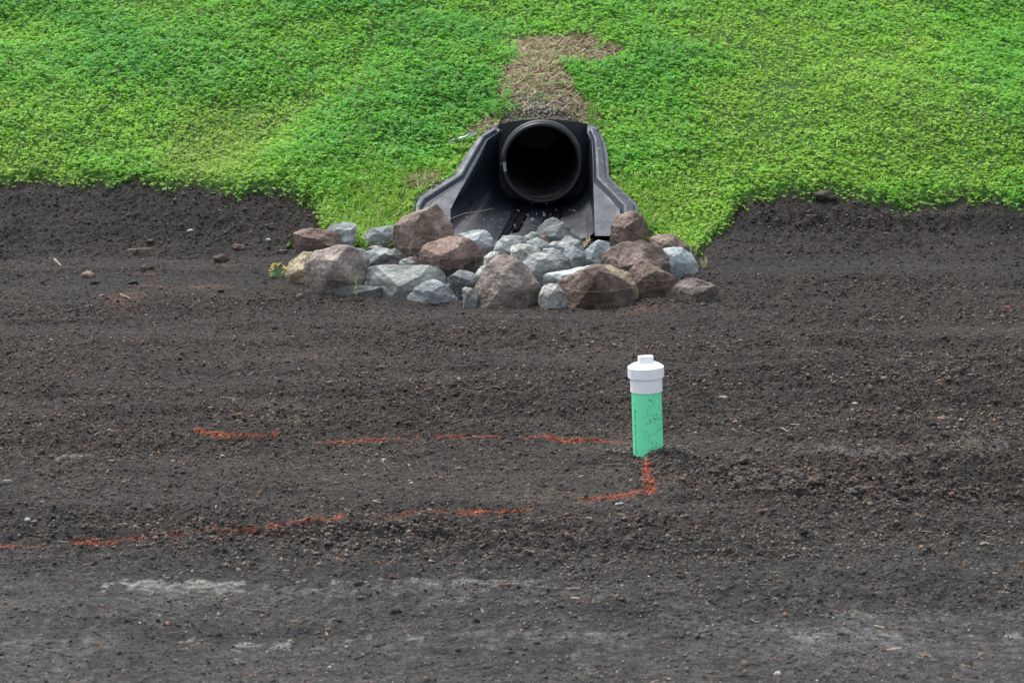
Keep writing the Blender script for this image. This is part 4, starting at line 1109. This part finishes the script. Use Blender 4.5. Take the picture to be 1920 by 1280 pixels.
CLODS = [
 (740,1137,24,18,(.055,.045,.036),'dark upright clod alone on the lower centre soil'),
 (1400,862,30,22,(.13,.12,.09),'large grey-green clod at the start of the spoil ridge'),
 (1424,868,11,9,(.17,.09,.045),'orange-brown clod touching the large grey-green clod'),
 (1524,904,24,14,(.19,.12,.07),'sandy orange clod in the spoil ridge'),
 (1435,918,32,16,(.12,.105,.08),'rounded grey-brown clod in the middle of the spoil ridge'),
 (1558,899,22,16,(.10,.065,.045),'brown clod right of the sandy orange clod'),
 (1600,928,34,9,(.14,.13,.11),'flat greyish clod at the right end of the spoil ridge'),
 (1680,927,40,9,(.16,.145,.12),'long flat pale clod beyond the spoil ridge'),
 (1632,949,20,10,(.20,.19,.17),'light crusty clod below the right end of the spoil ridge'),
 (1481,821,14,12,(.12,.105,.095),'small upright stone-like clod above the spoil ridge'),
 (1542,690,12,9,(.12,.055,.035),'reddish clod high on the right-hand soil'),
 (1388,885,18,9,(.20,.18,.15),'half-white clod below the large grey-green clod'),
 (1547,362,42,20,(.085,.065,.045),'sod clump on the soil edge under the clover at right'),
 (527,472,28,14,(.12,.085,.07),'brown clod left of the tan rock'),
 (282,452,16,8,(.15,.10,.06),'ochre clod in the left background soil'),
 (415,485,30,14,(.10,.055,.045),'reddish-brown clod on the left background soil'),
 (450,460,32,12,(.16,.09,.055),'rusty clod on the soil between clover and rocks'),
 (175,529,20,10,(.016,.018,.02),'black clod below the tan stone on the far left soil'),
 (250,528,20,9,(.016,.017,.02),'black clod right of the rusty patch'),
 (277,504,26,12,(.10,.07,.05),'brown clod above the black clods on the left'),
 (415,542,14,10,(.02,.02,.024),'black clod left of the yellow flowers'),
 (592,391,12,8,(.20,.09,.05),'orange clod at the tip of the clover left of the pile'),
 (1660,437,16,6,(.20,.12,.07),'tan clod on the right background soil'),
 (563,553,18,10,(.19,.14,.11),'pinkish clod in front of the rounded boulder'),
]
for i, (a, b, w, h, c, l) in enumerate(CLODS): stone(a, b, w*.9, h, tuple(q*.62 for q in c), l, 'clod', 'clod', .24, i+40, 'single clods of earth')
def twig(pts, wpx, c, label, name='twig', lift=.004, taper=.5, group='twigs and sticks on the soil', cat='twig'):
    P = np.array([ground_hit(*p) for p in pts]); P[:, 2] = full_h(P[:,0], P[:,1])+lift
    r = wpx*P[0,1]/FPX/2
    bm = bmesh.new(); rings = []
    k_ = 6
    for i, p in enumerate(P):
        a = P[min(i+1, len(P)-1)]-P[max(i-1, 0)]; a /= np.linalg.norm(a); s = np.cross(a, [0, 0, 1]); s /= np.linalg.norm(s); u = np.cross(s, a)
        rr = r*(1-taper*i/(len(P)-1))
        rings.append([bm.verts.new(Vector(p-P[0]+(s*math.cos(2*math.pi*j/k_)+u*math.sin(2*math.pi*j/k_))*rr)) for j in range(k_)])
    for a, b in zip(rings, rings[1:]):
        for j in range(k_): bm.faces.new((a[j], a[(j+1) % k_], b[(j+1) % k_], b[j]))
    bm.faces.new(rings[0][::-1]); bm.faces.new(rings[-1])
    o = frombm(name, bm, cmat(c), smooth=True); o.location = P[0]; tag(o, label, cat, group)
twig([(996,1027),(1010,1029),(1028,1028)], 3, (.25,.20,.15), 'light brown stick on the soil below the paint corner')
twig([(664,1235),(674,1233),(684,1230)], 4, (.02,.02,.022), 'short black stick at the bottom left of centre')
twig([(684,1226),(706,1224),(727,1227)], 3, (.03,.028,.03), 'long curved black stick above the short black one')
twig([(1176,1012),(1192,1010),(1207,1011)], 5, (.02,.02,.02), 'thick black chip of bark below the paint corner')
twig([(713,871),(726,877),(738,886)], 4, (.10,.09,.08), 'grey-brown stick slanting between the two paint lines')
twig([(1676,1236),(1690,1238),(1706,1235)], 2.5, (.03,.03,.034), 'thin curved black stick at the lower right')
twig([(1730,1233),(1738,1231),(1746,1235)], 4, (.40,.26,.13), 'tan splinter at the lower right', 'splinter')
twig([(1408,1165),(1416,1166),(1424,1164)], 3.5, (.60,.50,.36), 'cream splinter right of the lower centre', 'splinter')
twig([(1640,1173),(1650,1174),(1658,1176)], 3.5, (.6,.52,.4), 'cream splinter further right near the pale crust', 'splinter')
twig([(1838,1027),(1846,1026),(1855,1027)], 4, (.62,.56,.44), 'cream splinter on the grey soil at the right', 'splinter')
twig([(1346,1106),(1353,1106)], 5, (.50,.24,.10), 'orange splinter on the lower right soil', 'splinter')
twig([(1154,944),(1162,943),(1168,943)], 5, (.66,.66,.62), 'white chip right below the orange paint corner', 'splinter', taper=.2)
twig([(700,945),(707,946),(713,946)], 3.5, (.65,.55,.42), 'cream splinter above the lower paint line', 'splinter')
twig([(226,553),(236,557),(246,560)], 3, (.45,.38,.24), 'straw-coloured stick on the left soil', lift=.008)
twig([(186,555),(195,551)], 3, (.55,.42,.36), 'pinkish splinter on the left soil', 'splinter')
twig([(102,488),(108,493),(115,498)], 5, (.34,.31,.25), 'pale stick at the far left background')
twig([(241,473),(262,468),(285,471)], 5, (.36,.32,.16), 'yellowish broken stalk on the left background soil', lift=.01)
twig([(1280,682),(1300,681),(1322,682)], 2.5, (.20,.15,.11), 'thin brown stick right of the white cap')
twig([(1380,648),(1400,647),(1416,648)], 2.5, (.03,.03,.03), 'dark stick on the upper right soil')
twig([(1466,806),(1472,808),(1477,811)], 3, (.6,.45,.28), 'cream splinter above the spoil ridge', 'splinter')
twig([(1551,720),(1556,717),(1560,715)], 3, (.45,.38,.27), 'straw-coloured chip at the upper right soil', 'splinter')
twig([(1396,1013),(1412,1010),(1426,1005)], 2.5, (.14,.10,.08), 'brown stick below the spoil ridge')
twig([(1628,1015),(1648,1016),(1668,1014)], 3, (.03,.03,.032), 'straight black stick at right centre')

# ------------------------------------------------------------------ single plants
def tube(bm, P, r0, r1, k_=5):
    rings = []
    P = np.array(P, float)
    for i, p in enumerate(P):
        a = P[min(i+1, len(P)-1)]-P[max(i-1, 0)]; a /= np.linalg.norm(a)+1e-9; s = np.cross(a, [.3, 1, .1]); s /= np.linalg.norm(s)+1e-9; u = np.cross(s, a)
        rr = r0+(r1-r0)*i/(len(P)-1)
        rings.append([bm.verts.new(Vector(p+(s*math.cos(2*math.pi*j/k_)+u*math.sin(2*math.pi*j/k_))*rr)) for j in range(k_)])
    for a, b in zip(rings, rings[1:]):
        for j in range(k_): bm.faces.new((a[j], a[(j+1) % k_], b[(j+1) % k_], b[j]))
def leaf(bm, p, d, L, w, droop=.3):
    d = np.array(d, float); d /= np.linalg.norm(d); s = np.cross(d, [0, 0, 1]); s /= np.linalg.norm(s)+1e-9
    prof = [(0, .15), (.3, .85), (.6, 1), (.85, .6), (1, .05)]
    rows = []
    for t, q in prof:
        c = np.array(p)+d*L*t-np.array([0, 0, droop*L*t*t])
        rows.append([bm.verts.new(Vector(c-s*w*q*.5+np.array([0, 0, w*.12*q]))), bm.verts.new(Vector(c)), bm.verts.new(Vector(c+s*w*q*.5+np.array([0, 0, w*.12*q])))])
    for a, b in zip(rows, rows[1:]):
        for j in range(2): bm.faces.new((a[j], a[j+1], b[j+1], b[j]))
def pmat(c, trans=.25):
    key = ('p',)+tuple(c)
    if key not in _cm:
        M = Mat('plant', .5, .4); M.base(M.mix(c, M.ramp(M.noise(50, 3, .5), [(.3, .7), (.7, 1.25)]), 1.0, 'MULTIPLY')); _cm[key] = M.m
    return _cm[key]
def tuft(name, px, py, n, L, w, c, label, cat, spread=.4, stems=None, group=None, droop=.4):
    p = ground_hit(px, py); t = empty(name, tuple(p), label, cat, group)
    bm = bmesh.new()
    for _ in range(n):
        a = random.uniform(0, 6.28); e = random.uniform(.05, 1)*spread
        q = (random.gauss(0, L*.12), random.gauss(0, L*.12), -.005)
        leaf(bm, q, (math.cos(a)*e, math.sin(a)*e, 1), L*random.uniform(.5, 1.1), w*random.uniform(.7, 1.2), droop*random.random())
    frombm('blades', bm, pmat(c), t)
    return t
G1 = (.16, .34, .06); G2 = (.22, .38, .07); G3 = (.08, .24, .05); DR = (.5, .43, .24)
tuft('grass_tuft', 1108, 222, 34, .15, .006, G2, 'bright tuft of grass on the right above the pipe', 'grass tuft')
tuft('grass_tuft', 938, 222, 46, .09, .007, G1, 'low bright grass tuft on the left above the pipe', 'grass tuft', .8)
tuft('grass_tuft', 975, 205, 26, .07, .006, G1, 'small grass tuft at the left edge of the gravel', 'grass tuft', .8)
tuft('dry_tuft', 1108, 238, 30, .06, .005, (.35, .25, .14), 'dry brown tuft behind the right top of the outlet', 'grass tuft', .9)
tuft('grass_tuft', 1228, 428, 22, .09, .005, G3, 'dark grass blades behind the upright brown rock', 'grass tuft', .6)
tuft('weed', 748, 372, 12, .10, .020, G1, 'broad-leaved weed left of the left plastic wing', 'weed', .9)
tuft('weed', 726, 405, 16, .08, .014, G2, 'light green weed beside the left plastic wing', 'weed', .9)
tuft('weed', 545, 462, 14, .045, .016, G1, 'small green sprig left of the flat reddish rock', 'weed', 1.3)
tuft('moss_sprig', 1214, 452, 40, .045, .007, (.30, .36, .08), 'yellow-green sprig between the two brown rocks at right', 'weed', .9)
tuft('dry_tuft', 925, 470, 40, .085, .004, (.46, .36, .2), 'dry straw tuft caught between rocks at centre', 'dry grass', .8)
tuft('weed', 545, 404, 9, .03, .010, (.16, .22, .08), 'wilted green sprig on the soil left of the clover tongue', 'weed', 1.3)
tuft('dry_stubble', 1321, 502, 14, .085, .006, (.45, .42, .2), 'cut dry stalks at the right end of the rock pile', 'dry stalks', .35)
tuft('dry_stubble', 1300, 478, 10, .11, .005, (.42, .40, .18), 'dry stalks under the clover edge behind the striped rock', 'dry stalks', .5)
tuft('dry_stubble', 607, 400, 6, .05, .006, (.42, .38, .2), 'dry stalk hanging at the tip of the clover left of the pile', 'dry stalks', .9)
tuft('straw_wisp', 1095, 462, 30, .10, .004, (.55, .42, .24), 'wisp of straw lying across the stones at centre right', 'dry grass', 3.0, droop=.2)
for (a, b, l) in ((60, 485, 'x'),): pass
def dry_stalk(pts, d, r, c, label, name='dry_stalk'):
    P = np.array([at_y(a, b, dd) for (a, b), dd in zip(pts, d)]); bm = bmesh.new(); tube(bm, P-P[0], r, r*.5)
    o = frombm(name, bm, cmat(c), smooth=True); o.location = P[0]; tag(o, label, 'dry stalk', 'dry stalks standing in the clover')
dry_stalk([(718,420),(745,400),(778,377)], [12.95, 12.95, 12.98], .0022, (.50, .52, .24), 'long pale stalk leaning on the left plastic wing')
dry_stalk([(778,378),(776,390),(768,415)], [12.96, 12.94, 12.9], .0018, (.42, .5, .2), 'bent green stem hanging at the left wing corner')
dry_stalk([(696,360),(690,335),(687,318)], [13.35, 13.35, 13.36], .003, (.50, .46, .3), 'upright dry seed stalk in the clover left of the outlet')
dry_stalk([(723,372),(724,350)], [13.2, 13.2], .003, (.52, .5, .32), 'short dry stalk nearest the broad-leaved weed')
dry_stalk([(990,101),(965,86),(952,76)], [15.3, 15.3, 15.32], .004, (.55, .5, .33), 'pale bent stalk in the clover above the straw patch')
dry_stalk([(957,112),(950,95),(938,74)], [15.2, 15.2, 15.2], .002, (.4, .42, .2), 'thin seed stalk left of the pale bent stalk')
dry_stalk([(875,250),(877,232),(879,222)], [14.2, 14.2, 14.2], .002, (.5, .48, .3), 'thin stalk above the left corner of the outlet')
dry_stalk([(812,285),(820,262)], [13.85, 13.85], .002, (.5, .48, .3), 'thin stalk in the clover up-left of the left wing')
dry_stalk([(842,411),(870,400),(905,395),(925,391)], [13.02, 13.2, 13.3, 13.35], .0018, (.5, .42, .28), 'long straw lying on the black apron')
dry_stalk([(1178,205),(1185,192),(1190,184)], [14.6, 14.6, 14.6], .002, (.5, .5, .3), 'thin stalk in the clover right of the straw patch')
dry_stalk([(1022,202),(1010,192),(985,188)], [14.42, 14.44, 14.4], .003, (.55, .48, .33), 'pale curved stem on the gravel above the pipe')
# crinkled scrap of clear film beside the left wing
def film():
    P = [at_y(a, b, 13.62+.01*i) for i, (a, b) in enumerate([(838,272),(850,268),(862,265),(872,262),(884,258),(893,256)])]
    bm = bmesh.new(); rows = []
    for i, p in enumerate(P):
        rows.append([bm.verts.new(Vector(p-P[0]+np.array([random.gauss(0,.006), random.gauss(0,.008), (j-1)*.013*(.6+.3*i/5)+random.gauss(0,.004)+.02]))) for j in range(3)])
    for a, b in zip(rows, rows[1:]):
        for j in range(2): bm.faces.new((a[j], a[j+1], b[j+1], b[j]))
    M = Mat('film', .25, .6); M.base((.38, .48, .42)); M.b.inputs['Alpha'].default_value = .75
    o = frombm('plastic_film', bm, M.m); o.location = P[0]; tag(o, 'crinkled whitish plastic scrap at the upper left of the left wing', 'plastic scrap')
film()
# flowers
MYEL = Mat('yellow_petal', .5, .3); MYEL.base((.78, .62, .03)); MYEL = MYEL.m
def head(bm, p, r):
    for i in range(7):
        a = i/7*6.28; leaf(bm, p, (math.cos(a), math.sin(a), .5), r, r*.7, .3)
def flower_plant():
    p = ground_hit(523, 522); t = empty('flowering_weed', tuple(p), 'yellow-flowered weed at the left end of the rock pile', 'flowering weed')
    bm = bmesh.new(); bf = bmesh.new()
    for i in range(13):
        x = random.uniform(-.045, .05); z = random.uniform(.045, .085); y = random.uniform(-.03, .03)
        tube(bm, [(x*.3, y*.3, 0), (x*.7, y*.7, z*.6), (x, y, z)], .0015, .001)
        fh = bmesh.new()
        for _ in range(2): head(fh, (x+random.gauss(0, .005), y, z+random.gauss(0, .004)), .009)
        leaf(bm, (x*.5, y*.5, z*.3), (x, y-.01, .02), .04, .011)
        frombm('flower_head', fh, MYEL, t)
    frombm('stems', bm, pmat(G1), t)
flower_plant()
for i, (a, b, l) in enumerate(((679,57,'yellow flower in the clover, leftmost of the four at top centre'), (687,41,'yellow flower in the clover, topmost of the four'), (699,49,'yellow flower in the clover, rightmost of the four'), (695,64,'yellow flower in the clover, lowest of the four'))):
    p = ground_hit(a, b); t = empty('yellow_flower', tuple(p), l, 'flower', 'yellow flowers in the clover')
    bm = bmesh.new(); tube(bm, [(0, 0, 0), (0, .0, .07)], .0015, .0012); frombm('stem', bm, pmat(G1), t)
    bm = bmesh.new(); head(bm, (0, 0, .07), .014); head(bm, (0, 0, .073), .010); frombm('petals', bm, MYEL, t)
def seed_plant():
    p = at_y(668, 535, 11.28); p[2] = float(base_h(p[0], 11.28)); t = empty('seedling', tuple(p), 'slender green plant with a seed head in front of the rounded boulder', 'weed')
    bm = bmesh.new(); tube(bm, [(0, 0, 0), (.003, 0, .06), (.0, 0, .125)], .0016, .001); frombm('stem', bm, pmat(G1), t)
    bm = bmesh.new()
    for i in range(30):
        a = random.uniform(0, 6.28); z = random.uniform(.03, .125); leaf(bm, (0, 0, z), (math.cos(a), math.sin(a), .5), .012, .007)
    frombm('seed_pods', bm, pmat((.26, .40, .10)), t)
seed_plant()
